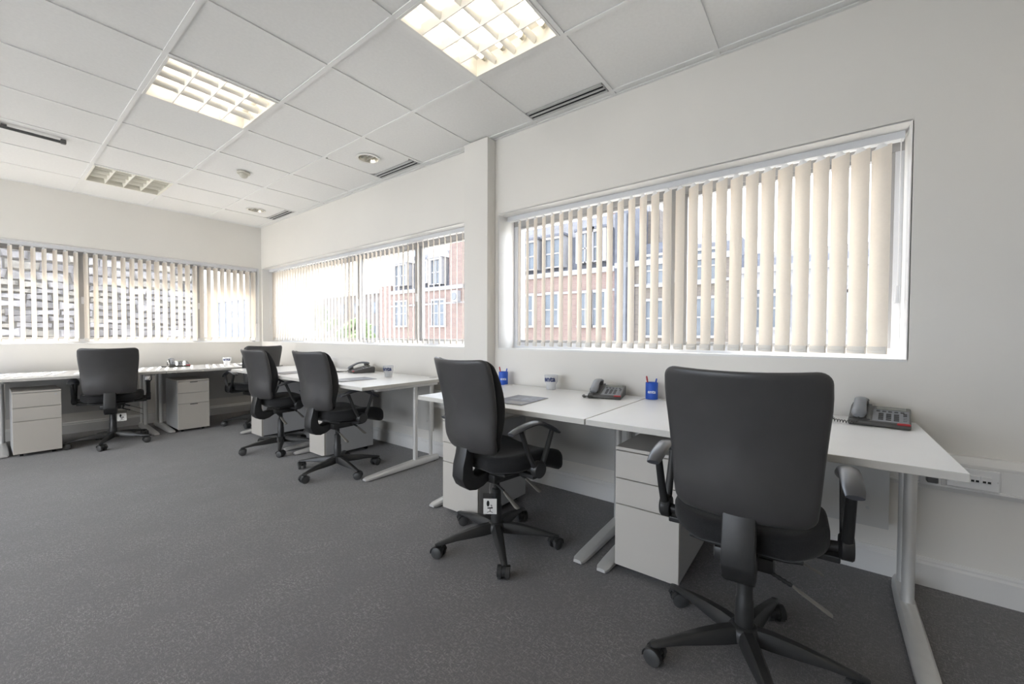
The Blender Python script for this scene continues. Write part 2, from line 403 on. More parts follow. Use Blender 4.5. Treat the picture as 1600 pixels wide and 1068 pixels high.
# ---- luminaires
def luminaire(cx, cy, on, label):
    t = thing('recessed_luminaire', label, 'ceiling light', (cx, cy, HC), 0)
    h = .288; fm, lm, tm = (lou_w, steel_m, tube_m) if on else (off_m, off_m, offtube_m)
    b = MB()
    for a in ((-h, h, -h, -h+.014), (-h, h, h-.014, h), (-h, -h+.014, -h+.014, h-.014), (h-.014, h, -h+.014, h-.014)): b.box(*a, -.003, .012)
    obj('frame', b.data(), fm, t)
    b = MB(); hh = .105 if on else .07; b.box(-h, h, -h, h, hh, hh+.005)
    for a in ((-h, h, -h, -h+.003), (-h, h, h-.003, h), (-h, -h+.003, -h, h), (h-.003, h, -h, h)): b.box(*a, .012, hh)
    obj('housing', b.data(), lou_w if on else off_m, t)
    inn = h-.014; tz = .075 if on else .048
    for k in range(4):
        y = -inn+(k+.5)*2*inn/4
        obj('tube', MB().tube([(-inn+.03, y, tz), (inn-.03, y, tz)], .0155, 12, up=(0, 1, 0)).data(), tm, t, smooth=40)
        for s in (-1, 1): obj('tube_cap', MB().tube([(s*(inn-.03), y, tz), (s*(inn-.004), y, tz)], .0165, 12, up=(0, 1, 0)).data(), det_m, t, smooth=40)
    for k in range(5):                                     # curved reflectors between the tubes
        y = -inn+k*2*inn/4; prof = [(0, .012), (.012, .03), (.016, .045), (.010, .055), (-.010, .055), (-.016, .045), (-.012, .03)]
        prof = [(y+max(-inn-y, min(inn-y, p)), z) for p, z in prof]
        prof = [(a_ if k or a_ >= -inn else -inn, z_) for a_, z_ in prof]
        if k in (0, 4): continue
        obj('louvre_reflector', MB().prism(prof, -inn, inn, 'yz').bm(), lm, t, smooth=30)
    for k in range(1, 4):
        x = -inn+k*2*inn/4
        obj('cross_blade', MB().prism([(x-.0025, .001), (x+.0025, .001), (x+.009, .05), (x-.009, .05)], -inn, inn, 'xz').bm(), lou_w if on else off_m, t)
    return t
lum_lab = {(-.96, -5.12): 'lit square ceiling light with open tubes, nearest the camera above big window', (-1.56, -3.32): 'lit square louvred ceiling light in the middle of the ceiling',
           (-1.56, -.92): 'unlit beige louvred ceiling light close to far wall'}
for (i, j), s in lampcells.items():
    cx_, cy_ = (xs[i]+xs[i+1])/2, (ys[j]+ys[j+1])/2
    k = next((v for q, v in lum_lab.items() if abs(q[0]-cx_) < .05 and abs(q[1]-cy_) < .05), None)
    if k is None:
        k = 'lit square ceiling light outside the picture, '+{(-3.36, -5.7): 'behind and left of camera', (-2.16, -7.5): 'right behind the camera', (-.96, -7.5): 'behind the camera over the right wall', (-3.96, -3.3): 'left of the middle one', (-3.96, -.9): 'left of the unlit one', (-3.96, -7.5): 'in the rear left corner'}[min([(-3.36, -5.7), (-2.16, -7.5), (-.96, -7.5), (-3.96, -3.3), (-3.96, -.9), (-3.96, -7.5)], key=lambda q: abs(q[0]-cx_)+abs(q[1]-cy_))]
        luminaire(cx_, cy_, True, k)['group'] = 'ceiling lights outside the picture'
    else: luminaire(cx_, cy_, s == 'on', k)
# ---- slot diffusers
vl = {7: 'grey two-slot air vent over the big near window', 4: 'grey two-slot air vent beside the larger round downlight', 0: 'grey two-slot air vent near the far corner', 5: 'grey slot air vent mostly hidden behind the column head'}
for (i, j) in ventcells:
    y1, y0 = ys[j], ys[j+1]; cy_ = (y0+y1)/2; hy = (y1-y0)/2-.014
    key = min(vl, key=lambda q: abs((-.62-.6*q-.3 if q else -.92)-cy_))
    lab = 'grey two-slot air vent over the big near window' if cy_ < -4.8 else 'grey slot air vent mostly hidden behind the column head' if cy_ < -3.6 else 'grey two-slot air vent beside the larger round downlight' if cy_ < -2 else 'grey two-slot air vent near the far corner'
    t = thing('slot_diffuser', lab, 'air vent', (-.121, cy_, HC))
    obj('slot_shade', MB().box(-.045, .045, -hy, hy, .004, .008).data(), dark_m, t)  # near-black sheet just inside the face, stands in for shade in the slots
    b = MB()
    for x0, x1 in ((-.047, -.030), (-.007, .008), (.031, .047)): b.box(x0, x1, -hy, hy, -.002, .010)
    for y in (-hy, hy-.006): b.box(-.047, .047, y, y+.006, -.002, .03)
    obj('vent_frame', b.data(), vent_m, t)
# ---- downlights
for k, (dx, dy) in enumerate(down):
    t = thing('downlight', ['round recessed downlight beside slot vent, larger of the two in view', 'round recessed downlight near far corner, smaller of the two in view'][k], 'ceiling light', (dx, dy, HC))
    obj('trim_ring', MB().lathe([(.082, -.001), (.084, -.004), (.102, -.004), (.104, 0), (.104, .003), (.082, .003), (.082, -.001)], 36, caps=False).bm(fix=False), lou_w, t, smooth=40)
    b = MB(); n = 36; prof = [(.082, 0), (.072, .03), (.06, .06), (.05, .075), (.001, .08)]; v = []; f = []
    for r, z in prof:
        for q in range(n): v.append((r*cos(2*pi*q/n), r*sin(2*pi*q/n), z))
    for i in range(len(prof)-1):
        for q in range(n): f.append((i*n+q, (i+1)*n+q, (i+1)*n+(q+1) % n, i*n+(q+1) % n))
    obj('reflector', (v, f), dl_m, t, smooth=40)
    for s in (-1, 1):
        bb_ = MB().tube([(s*.018, -.05, .045), (s*.018, .05, .045)], .008, 8, up=(1, 0, 0))
        obj('lamp_tube', bb_.data(), lou_w, t, smooth=40)
    b = MB()
    for q in (-.025, .025): b.box(q-.001, q+.001, -.066, .066, .012, .035)
    obj('cross_blade', b.data(), steel_m, t)
# ---- smoke detector
t = thing('smoke_detector', 'cream round smoke detector on ceiling between lights and far wall', 'smoke detector', (-.955, -2.11, HC))
obj('detector_base', MB().lathe([(.055, 0), (.055, -.012), (.048, -.018), (.001, -.018)], 28).bm(), det_m, t, smooth=40)
obj('sensor_head', MB().lathe([(.036, -.018), (.034, -.034), (.026, -.046), (.018, -.05), (.001, -.05)], 28).bm(), det_m, t, smooth=40)
# ---- dark rail on ceiling at left
t = thing('ceiling_rail', 'slim dark grey rail fixed to ceiling at left edge of view', 'rail', (-2.07, -1.70, HC))
obj('rail', MB().tube([(0, 0, -.022), (-1.3, -.04, -.022)], .011, 10).data(), pipe_m, t, smooth=40)
obj('end_bracket', MB().box(-.02, .012, -.018, .018, -.034, 0).bm(.006), pipe_m, t)
for x in (-.30, -.9): obj('clip', MB().box(x-.015, x+.015, -.016, .016, -.012, 0).bm(.003), pipe_m, t)

# ---- windows
def window(name, axis, c0, c1, mull, depth, label):
    """axis 'y': glazing in the right wall (runs along y at x=depth); 'x': in the far wall"""
    root = bpy.data.objects.new(name, None); COL.objects.link(root); root['kind'] = 'structure'; root['label'] = label
    def bx(a0, a1, d0, d1, z0, z1): return MB().box(d0, d1, a0, a1, z0, z1) if axis == 'y' else MB().box(a0, a1, d0, d1, z0, z1)
    d0, d1 = depth, depth+.06
    obj('window_frame', bx(c0, c1, d0, d1, ZT-.06, ZT).data(), frame_m, root)
    obj('window_frame', bx(c0, c1, d0, d1, ZS, ZS+.05).data(), frame_w, root)
    for c in (c0, c1-.035): obj('window_frame', bx(c, c+.035, d0, d1, ZS+.05, ZT-.06).data(), frame_w, root)
    for m_ in mull: obj('mullion', bx(m_-.036, m_+.036, d0-.006, d1, ZS+.05, ZT-.06).bm(.004), frame_m, root)
    ed = [c0+.035]+[q for m_ in sorted(mull) for q in (m_-.036, m_+.036)]+[c1-.035]
    for a, b_ in zip(ed[::2], ed[1::2]):
        obj('pane', bx(a, b_, d0+.03, d0+.034, ZS+.05, ZT-.06).data(), glass_m, root)
        s = MB()
        for q in ((a, a+.02, ZS+.05, ZT-.06), (b_-.02, b_, ZS+.05, ZT-.06), (a+.02, b_-.02, ZS+.05, ZS+.07), (a+.02, b_-.02, ZT-.08, ZT-.06)):
            z = bx(q[0], q[1], d0+.01, d0+.05, q[2], q[3]); s.add(z.v, z.f)
        obj('sash', s.data(), frame_m, root)
    for m_ in mull: obj('window_catch', bx(m_-.012, m_+.012, d0-.02, d0-.006, 1.42, 1.50).bm(.003), frame_w, root)
    # outer lintel and concrete sill beyond the glass
    obj('outer_sill', bx(c0, c1, d1, TH+.03, ZS-.03, ZS+.012).data(), beige_m, root)
    return root
window('window_1', 'y', W1[0], W1[1], [-5.758], .20, 'near window beside the big chairs, two panes')
window('window_2', 'y', W2[0], -.175, [-2.182, -3.233], .20, 'middle window facing the brick terrace')
window('window_3', 'x', W3[0], W3[1], [-.712, -1.787, -2.86, -3.93], .15, 'far window facing the rubble wall')

for nm_, ax, c0, c1 in (('added_left_window', 'y', -6.2, -.3),):  # unseen window, added so extra daylight brightens the room
    wr_ = bpy.data.objects.new(nm_, None); COL.objects.link(wr_); wr_['kind'] = 'structure'
    b = MB(); n_ = 5 if ax == 'y' else 3
    for k in range(n_+1):
        c = lerp_(c0, c1-.05, k/n_)
        if ax == 'y': b.box(XL-.16, XL-.10, c, c+.05, .45, 2.45)
        else: b.box(c, c+.05, YB-.16, YB-.10, .45, 2.45)
    for z in (.45, 2.40):
        if ax == 'y': b.box(XL-.16, XL-.10, c0, c1, z, z+.05)
        else: b.box(c0, c1, YB-.16, YB-.10, z, z+.05)
    obj('window_frame', b.data(), frame_w, wr_)
    obj('pane', (MB().box(XL-.14, XL-.136, c0, c1, .47, 2.42) if ax == 'y' else MB().box(c0, c1, YB-.14, YB-.136, .97, 2.22)).data(), glass_m, wr_)

# ---- vertical blinds
def slat_data(h, wd=.089):
    n = 6; v = []; f = []
    for z in (0, h):
        for s in (0, .0012):
            for k in range(n+1):
                u = (k/n-.5)*wd; v.append((u, .005*(1-(2*k/n-1)**2)+s, z))
    m = n+1
    for k in range(n):
        f += [(k, 2*m+k, 2*m+k+1, k+1), (m+k, m+k+1, 3*m+k+1, 3*m+k), (k, k+1, m+k+1, m+k), (2*m+k, 3*m+k, 3*m+k+1, 2*m+k+1)]
    f += [(0, m, 3*m, 2*m), (n, 2*m+n, 3*m+n, m+n)]
    return v, f
ZB, ZU = 1.000, 1.980
sl_me = None; hem_me = None; clip_me = None; chain_me = {}
def blind(label, axis, c0, c1, pos, ang, depth=.055, chainside=1):
    global sl_me, hem_me, clip_me
    t = thing('vertical_blind', label, 'blind', (depth, c0, 0) if axis == 'y' else (c0, depth, 0))
    def L(a, d=0, z=0): return (d, a-c0, z) if axis == 'y' else (a-c0, d, z)
    b = MB()
    if axis == 'y': b.box(-.02, .022, 0, c1-c0, ZT-.038, ZT-.002); b.box(-.022, .024, 0, c1-c0, ZT-.040, ZT-.034)
    else: b.box(0, c1-c0, -.02, .022, ZT-.038, ZT-.002); b.box(0, c1-c0, -.022, .024, ZT-.040, ZT-.034)
    obj('headrail', b.data(), rail_m, t)
    pts = []
    for a in pos:
        jit = R(random.uniform(-1.6, 1.6))
        if sl_me is None:
            s = obj('slat', slat_data(ZU-ZB), slat_m, t, smooth=30); sl_me = s.data
            hm = obj('hem_weight', MB().box(-.043, .043, -.0012, .0035, 0, .034).bm(.001, 1), weight_m, s, (0, .0045, .002)); hem_me = hm.data
            cp = obj('hanger_clip', MB().prism([(-.03, 0), (.03, 0), (.012, .018), (.005, .02), (.004, .034), (-.004, .034), (-.005, .02), (-.012, .018)], -.002, .004, 'xz').bm(), clip_m, s, (0, .004, ZU-ZB-.006)); clip_me = cp.data
        else:
            s = obj('slat', sl_me, None, t); obj('hem_weight', hem_me, None, s, (0, .0045, .002)); obj('hanger_clip', clip_me, None, s, (0, .004, ZU-ZB-.006))
        s.location = L(a, 0, ZB); s.rotation_euler = (0, 0, R(ang)+jit); pts.append((a, ang, jit))
    # bead chain along the bottoms, both sides of the slats
    b = MB(); pos_s = sorted(pos)
    for side in (-1, 1):
        for p, q in zip(pos_s, pos_s[1:]):
            if q-p > .12: continue
            ca, sa = .04*cos(R(ang))*side, .04*sin(R(ang))*side
            d_, e_ = (ca, sa) if axis == 'y' else (sa, ca)
            b.tube([L(p+(q-p)*k/4+e_, d_, ZB+.028-.016*(1-(k/2-1)**2)) for k in range(5)], .0011, 4)
    obj('bead_chain', b.data(), clip_m, t, kind='stuff')
    # control cord and chain with weight at the end of the rail
    a = c1-.012 if chainside > 0 else c0+.012
    b = MB(); b.tube([L(a, -.018, ZT-.04), L(a, -.018, 1.30)], .0016, 6); b.tube([L(a, -.006, ZT-.04), L(a, -.006, 1.30)], .0016, 6); b.tube([L(a, -.018, 1.30), L(a, -.012, 1.292), L(a, -.006, 1.30)], .0016, 6)
    obj('control_chain', b.data(), clip_m, t)
    obj('cord_weight', MB().tube([L(a, -.012, 1.32), L(a, -.012, 1.24)], [.007, .010], 8, up=(0, 1, 0)).data(), clip_m, t)
    return t
p1 = [-4.580-.0760*k for k in range(29)]
blind('cream vertical blind in the big near window, slats half open', 'y', W1[0]+.015, W1[1]-.015, p1, 50, .11, -1)
p2 = [-3.884+.0762*k for k in range(50)]+[-3.960, -4.036, -4.112]
blind('pale vertical blind in the middle window, slats turned edge-on', 'y', W2[0]+.01, W2[1]-.01, p2, 43, .11)
p3 = [-.084-.0765*k for k in range(46)]
blind('cream sunlit vertical blind in the far window behind the left desks', 'x', -3.62, W3[1]-.01, p3, 109, .065)

# ---- dado trunking
def trunk(name, y0, y1):
    prof = [(0, .435), (-.035, .435), (-.05, .455), (-.05, .462), (-.046, .464), (-.046, .552), (-.05, .554), (-.05, .562), (-.035, .590), (0, .590)]
    struct(name, MB().prism(prof, y0, y1, 'xz').bm(), white_m)
trunk('trim_5', YB, -4.42)
trunk('trim_6', -4.17, -.02)
t = thing('data_outlet', 'white socket plate on the wall trunking right of near desk', 'socket', (-.048, -6.995, .507))
obj('plate', MB().box(-.014, 0, -.074, .074, -.042, .042).bm(.005), clip_m, t)
for k, y in enumerate((.028, -.004, -.036)):
    j = obj('data_socket', MB().box(-.019, -.012, y-.014, y+.014, -.010, .016).bm(.002), clip_m, t)
    for q in (-.0065, .0065): obj('port', MB().box(-.0196, -.0186, y+q-.0045, y+q+.0045, -.008, .000).data(), dark_m, j)
for y in (-.066, .066): obj('screw', MB().lathe([(.002, -.0148), (.002, -.0138)], 10, (0, 0, 0)).data(), vent_m, t)
for o in t.children:
    if o.name.startswith('screw'): o.rotation_euler = (0, R(90), 0)
for k, o in enumerate([o for o in t.children if o.name.startswith('screw')]): o.location = (0, (-.066, .066)[k], 0); o.rotation_euler = (0, R(90), 0)
t = thing('cable_outlet', 'small white outlet with dark plug on trunking under near desk edge', 'socket', (-.048, -6.875, .485))
obj('plate', MB().box(-.010, 0, -.032, .032, -.030, .030).bm(.003), clip_m, t)
obj('plug', MB().box(-.045, -.010, -.018, .016, -.012, .014).bm(.004), pipe_m, t)

# ================================================================== DESKS
ZD = .71
desk_protos = {}
def foot_bm():
    """C-leg foot, runs along local x from 0 (back) to -.74 (front); low arched bar"""
    secs = [(-.02, .020, .050), (-.06, .026, .056), (-.20, .030, .062), (-.45, .031, .050), (-.65, .031, .036), (-.71, .029, .030), (-.735, .020, .024)]
    prof = lambda w_, h: [(-w_, .008), (-w_, .008+(h-.008)*.55), (-w_*.72, .008+(h-.008)*.88), (-w_*.3, h), (w_*.3, h), (w_*.72, .008+(h-.008)*.88), (w_, .008+(h-.008)*.55), (w_, .008)]
    v = []; f = []; n = 8
    for x, w_, h in secs: v += [(x, y, z) for y, z in prof(w_, h)]
    for i in range(len(secs)-1):
        for j in range(n): f.append((i*n+j, i*n+(j+1) % n, (i+1)*n+(j+1) % n, (i+1)*n+j))
    f += [tuple(range(n)), tuple(reversed([(len(secs)-1)*n+j for j in range(n)]))]
    return MB().add(v, f).bm()
foot_me = post_me = post2_me = arm_me = glide_me = None
def leg_frame(desk, x, y):
    global foot_me, post_me, post2_me, arm_me, glide_me
    if foot_me is None:
        g = obj('leg_frame', foot_bm(), alu_m, desk, smooth=35); foot_me = g.data
        a = obj('post', MB().tube([(0, 0, .03), (0, 0, .665)], .0195, 18, up=(1, 0, 0)).data(), alu_m, g, (-.262, 0, 0), smooth=40); post_me = a.data
        c = obj('post', MB().tube([(0, 0, .03), (0, 0, .665)], .015, 16, up=(1, 0, 0)).data(), alu_m, g, (-.095, 0, 0), smooth=40); post2_me = c.data
        h = obj('support_arm', MB().box(-.64, -.03, -.018, .018, .655, .684).bm(.004), alu_m, g); arm_me = h.data
        k = obj('glide', MB().lathe([(.016, 0), (.016, .010)], 14).data(), dark_m, g, (-.69, 0, 0)); glide_me = k.data
        obj('glide', glide_me, None, g, (-.06, 0, 0))
    else:
        g = obj('leg_frame', foot_me, None, desk)
        obj('post', post_me, None, g, (-.262, 0, 0)); obj('post', post2_me, None, g, (-.095, 0, 0)); obj('support_arm', arm_me, None, g)
        obj('glide', glide_me, None, g, (-.69, 0, 0)); obj('glide', glide_me, None, g, (-.06, 0, 0))
    g.location = (x, y, 0); return g
def desk(label, loc, rz, length, feet, z=ZD, port=None, depth=.83):
    """local: back edge at x=0, front at x=-depth, runs in y from 0 to -length"""
    t = thing('desk', label, 'desk', loc, rz, 'white straight desks with silver cantilever legs')
    dz = z-ZD
    tb = MB().box(-depth, 0, -length, 0, ZD-.026+dz, ZD+dz).bm(.0025, 2)
    me = bpy.data.meshes.new('tabletop'); tb.normal_update(); tb.to_mesh(me); tb.free(); me.materials.append(top_m); me.materials.append(edge_m)
    for p in me.polygons:
        if abs(p.normal.z) < .5: p.material_index = 1
    obj('tabletop', me, None, t)
    for fy in feet:
        g = leg_frame(t, -.03, -fy)
        g.scale = (1, 1, 1+dz/ZD)
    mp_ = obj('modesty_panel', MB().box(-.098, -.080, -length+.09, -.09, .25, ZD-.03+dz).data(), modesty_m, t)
    for y in (-.16, -length+.16):
        for zz in (.33, .55): obj('fixing', MB().tube([(-.098, y, zz), (-.101, y, zz)], .007, 10).data(), vent_m, mp_)
    for y in (-.085, -length+.085): obj('clamp', MB().lathe([(.02, ZD-.038+dz), (.02, ZD-.026+dz)], 14, (-depth+.12, y, 0)).data(), pipe_m, t)
    if port: obj('cable_port', MB().lathe([(.032, ZD+dz-.004), (.032, ZD+dz+.002), (.026, ZD+dz+.003), (.001, ZD+dz+.003)], 28, port).bm(), modesty_m, t, smooth=40)
    return t
XD = -.032
desk('white desk under the big window at right, nearest the camera', (XD, -5.665, 0), 0, 1.165, (.05, 1.115), port=(-.05, -.12, 0))
desk('white desk under the big window beside the column', (XD, -4.52, 0), 0, 1.14, (.05, 1.075), port=(-.05, -.10, 0))
desk('white desk under middle window, its free end facing the column', (XD, -2.66, 0), 0, 1.255, (.08, 1.175), port=(-.06, -1.13, 0))
desk('white desk under middle window, farther one toward the corner', (XD, -1.45, 0), 0, 1.205, (.05, 1.09))
ZF = .693
desk('white desk along the far wall nearest the room corner', (-1.30, -.14, 0), R(90), 1.17, (0, 0)[:0], ZF)
desk('white desk along far wall behind the chair with hanging tag', (-2.45, -.14, 0), R(90), 1.145, (), ZF)
desk('white desk along far wall running out of picture at left', (-3.62, -.14, 0), R(90), 1.165, (), ZF)
for o in [o for o in COL.objects if o.name.startswith('desk') and abs(o.rotation_euler.z-R(90)) < .01]:
    # local -y is world +x here; add the leg frames at the measured places
    for wx in {(-1.30): (-1.235, -.19), (-2.45): (-2.39, -1.37), (-3.62): (-3.55, -2.52)}[round(o.location.x, 2)]:
        g = leg_frame(o, -.0, -(wx-o.location.x)); g.scale = (1, 1, ZF/ZD)

# ================================================================== PEDESTALS
def pedestal(label, loc, rz, wd=.29, dp=.47, slots=True):
    """local: front face at x=0 facing -x, centre y=0"""
    t = thing('drawer_pedestal', label, 'drawer unit', loc, rz, 'white three-drawer pedestals under the desks')
    h = wd/2
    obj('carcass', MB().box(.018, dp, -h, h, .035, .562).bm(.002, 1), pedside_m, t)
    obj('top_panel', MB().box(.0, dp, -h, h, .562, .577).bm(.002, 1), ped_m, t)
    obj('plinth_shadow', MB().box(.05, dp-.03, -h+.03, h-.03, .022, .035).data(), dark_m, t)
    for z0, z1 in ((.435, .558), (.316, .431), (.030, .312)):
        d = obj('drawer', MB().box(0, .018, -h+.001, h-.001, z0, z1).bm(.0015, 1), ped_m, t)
        if z0 != .316 and slots:
            obj('handle_slot', MB().box(-.0015, .004, -.035, .035, z1-.012, z1-.004).bm(.001, 1), dark_m, d)
    obj('lock', MB().tube([(-.003, -h+.035, .535), (.002, -h+.035, .535)], .008, 12).data(), vent_m, t, smooth=40)
    for x in (.06, dp-.05):
        for y in (-h+.05, h-.05): obj('castor', MB().tube([(x, y-.01, .0175), (x, y+.01, .0175)], .0175, 12).data(), dark_m, t, smooth=40)
    return t
pedestal('white drawer pedestal left of nearest chair, under near desk', (-.73, -5.895, 0), 0, .285, slots=False)
pedestal('white drawer pedestal behind the chair beside the column', (-.785, -4.805, 0), 0)
pedestal('white drawer pedestal seen end-on behind chair at middle window', (-.71, -2.97, 0), 0, .26, .48)
pedestal('white drawer pedestal low behind the leftmost middle-window chair', (-.75, -1.79, 0), 0, .26, .48)
pedestal('white drawer pedestal at left edge under the far-wall desk', (-2.197, -.945, 0), R(90), slots=False)
pedestal('white drawer pedestal in the far corner with dark handle slots', (-1.050, -.905, 0), R(90))

# ================================================================== CHAIRS
def lerp(a, b_, t): return a+(b_-a)*t
def build_chair():
    t = thing('office_chair', '', 'chair')
    # ---- backrest shell and cushion
    zt, zb = .965, .515; zc = (zt+zb)/2; hz = (zt-zb)/2
    def back_def(front):
        def d(p):
            v = (p.z/hz+1)/2; v = max(0, min(1, v))
            hw = lerp(.184, .212, min(1, v*1.25)) if v < .8 else lerp(.212, .208, (v-.8)/.2)
            uy = p.y/.2; y = uy*hw
            xr = -.245 - .062*max(0, (v-.35)/.65)**1.5 + .03*max(0, (.2-v)/.2)**2       # rear line
            wrap = .055*abs(uy)**2.2
            if front:
                th = .030+.075*sin(pi*min(1, max(0, (1-v)*1.02)))**.8 if 0 < v < 1 else .03
                th *= (1-.35*abs(uy)**3)
                k = (p.x+.5)          # 0 rear, 1 front
                x = xr+.022+wrap+k*th
            else: x = xr+wrap+(p.x+.5)*.03
            z = zc+p.z-.008*(1-abs(uy)**2)*(1 if v > .9 else 0)
            return Vector((x, y, z))
        return d
    def rb(front, m, name, shrink=0):
        b_ = rbox(.5, .2-shrink, hz-shrink, .055, 14)
        # the thickness axis: round the outline in y/z, keep x as layers
        dd = back_def(front)
        for v in b_.verts:
            # re-derive a rounded outline
            y, z = v.co.y, v.co.z; r = .065; q = (max(-(.2-shrink-r), min(.2-shrink-r, y)), max(-(hz-shrink-r), min(hz-shrink-r, z)))
            v.co.x = max(-.5, min(.5, v.co.x))
            e = Vector((y-q[0], z-q[1]))
            if e.length > r: e = e.normalized()*r; v.co.y = q[0]+e.x; v.co.z = q[1]+e.y
            v.co = dd(v.co)
        return obj(name, b_, m, t, smooth=60)
    def make_back(front, name, m, inset):
        """layered lofts of a rounded outline: rings from the rim to the centre, both faces"""
        N = 64; hw0, hz0 = .2-inset, hz-inset; r = .075
        def outline(s):
            pts = []; q = N//4
            for ci, (sy, sz_, r_) in enumerate(((1, 1, .034), (-1, 1, .034), (-1, -1, .038), (1, -1, .038))):
                a0 = ci*pi/2
                arc = [(sy*(hw0-r_)+r_*cos(a0+pi/2*k/6), sz_*(hz0-r_)+r_*sin(a0+pi/2*k/6)) for k in range(7)]
                nx_ = ((-1, 1, .034), (-1, -1, .038), (1, -1, .038), (1, 1, .034))[ci]
                a1 = a0+pi/2; e_ = (nx_[0]*(hw0-nx_[2])+nx_[2]*cos(a1), nx_[1]*(hz0-nx_[2])+nx_[2]*sin(a1)); b_ = arc[-1]
                arc += [(lerp(b_[0], e_[0], k/(q-6)), lerp(b_[1], e_[1], k/(q-6))) for k in range(1, q-6)]
                pts += [(y*s, z*s) for y, z in arc]
            return pts
        dd = back_def(front); v = []; f = []; rings = []
        edge = [(1-.10*(1-cos(a)), sin(a)) for a in ()]
        # (scale, layer) from rear centre to front centre
        seq = [(.001, 0), (.25, 0), (.5, 0), (.75, 0), (.9, 0), (.965, .04), (.99, .16), (1, .35), (1, .6), (.985, .80), (.95, .92), (.86, 1), (.7, 1), (.45, 1), (.2, 1), (.001, 1)]
        for s, k in seq:
            for (y, z) in outline(s): v.append(dd(Vector((k-.5, y, z))))
        for i in range(len(seq)-1):
            for j in range(N): f.append((i*N+j, i*N+(j+1) % N, (i+1)*N+(j+1) % N, (i+1)*N+j))
        o_ = MB().add(v, f).bm(); return obj(name, o_, m, t, smooth=60)
    make_back(False, 'back_shell', shell_m, 0)
    make_back(True, 'back_cushion', fabric_m, .004)
    # ---- seat
    def seatd(p):
        x, y, z = p
        u = (x+.25)/.5                                  # 0 rear 1 front
        hw = .224*(1-.50*max(0, 1-u/.42)**2.2-.05*max(0, u-.8)/.2)
        y = y/.23*hw
        zz = z*(1+.35*max(0, u-.6)/.4) - .052*max(0, (u-.60)/.40)**2 + .026*(abs(y)/.23)**2.5*(1 if z > 0 else .25)*min(1, u*2.5) + .010*(1-u)**2
        return Vector(((x+.046) if u > .5 else (x*.82+.046), y, .455+zz))
    obj('seat_cushion', rbox(.25, .23, .037, .035, 14, seatd), fabric_m, t, smooth=60)
    obj('seat_shell', rbox(.15, .16, .010, .01, 6, lambda p: Vector((p.x+.06, p.y, .405+p.z+.010*(abs(p.y)/.18)**2))), plastic_m, t, smooth=50)
    # ---- J bar
    rear = [(-.222, .555), (-.232, .50), (-.246, .45), (-.250, .39), (-.232, .352), (-.205, .330), (-.165, .322), (-.12, .332), (-.07, .360)]
    front = [(-.07, .400), (-.12, .392), (-.155, .388), (-.178, .400), (-.186, .430), (-.188, .50), (-.190, .555)]
    obj('back_stem', MB().prism(rear+front, -.043, .043, 'xz').bm(.006, 2), plastic_m, t, smooth=35)
    # ---- mechanism, gas lift
    obj('tilt_mechanism', MB().box(-.09, .12, -.085, .085, .350, .398).bm(.012, 2), plastic_m, t, smooth=35)
    obj('gas_lift', MB().lathe([(.028, .085), (.029, .10), (.027, .205), (.0245, .21), (.0235, .29), (.0165, .295), (.0165, .352)], 24).bm(), plastic_m, t, smooth=40)
    # ---- star base
    obj('base_hub', MB().lathe([(.038, .066), (.050, .075), (.050, .100), (.040, .116), (.030, .120)], 28).bm(), plastic_m, t, smooth=40)
    RR = .30
    secs = [(.03, .027, .068, .116), (.08, .026, .066, .116), (.15, .023, .066, .107), (.22, .0195, .068, .094), (.28, .0165, .064, .080), (.315, .014, .060, .073), (.325, .008, .062, .070)]
    v = []; f = []; n = 8
    for x, w_, z0, z1 in secs: v += [(x, -w_, z0+.004), (x, -w_*.8, z0), (x, w_*.8, z0), (x, w_, z0+.004), (x, w_*.92, lerp(z0, z1, .7)), (x, w_*.5, z1), (x, -w_*.5, z1), (x, -w_*.92, lerp(z0, z1, .7))]
    for i in range(len(secs)-1):
        for j in range(n): f.append((i*n+j, i*n+(j+1) % n, (i+1)*n+(j+1) % n, (i+1)*n+j))
    f += [tuple(range(n)), tuple(reversed([(len(secs)-1)*n+j for j in range(n)]))]
    leg = MB().add(v, f).bm(); leg_me = None; hood = MB(); cas_me = wh_me = None
    for k in range(5):
        a = 2*pi*k/5
        if leg_me is None: l_ = obj('leg', leg, plastic_m, t, smooth=45); leg_me = l_.data
        else: l_ = obj('leg', leg_me, None, t)
        l_.rotation_euler = (0, 0, a)
        sw = a+[1.1, 2.3, 2.9, 4.0, .7][k]
        if cas_me is None:
            hb = MB(); prof = [(-.021, .020), (-.024, .034), (-.018, .046), (-.004, .053), (.012, .052), (.020, .046), (.022, .036), (.016, .024)]
            hb.prism(prof, -.007, .007, 'xz'); hb.tube([(.010, 0, .045), (.010, 0, .068)], .007, 10, up=(1, 0, 0))
            # fenders over both wheels
            for s in (-1, 1):
                fp = [(-.0275*cos(q), .0265+.0275*sin(q)) for q in [R(d_) for d_ in range(-10, 171, 20)]]; fp += [(-.0255*cos(q), .0265+.0255*sin(q)) for q in [R(d_) for d_ in range(170, -11, -20)]]
                hb.prism(fp, s*.008, s*.024, 'xz')
            c_ = obj('castor', hb.bm(), plastic_m, t, smooth=40); cas_me = c_.data
            wb = obj('wheel', MB().tube([(0, -.0235, .0245), (0, -.021, .0245), (0, -.009, .0245)], [.021, .0245, .0245], 18).data(), wheel_m, c_, smooth=40); wh_me = wb.data
            w2 = obj('wheel', wh_me, None, c_); w2.rotation_euler = (0, 0, pi)
        else:
            c_ = obj('castor', cas_me, None, t); obj('wheel', wh_me, None, c_); w2 = obj('wheel', wh_me, None, c_); w2.rotation_euler = (0, 0, pi)
        c_.location = (RR*cos(a)-.010*cos(sw), RR*sin(a)-.010*sin(sw), 0); c_.rotation_euler = (0, 0, sw); c_.scale = (1.16, 1.16, 1.12)
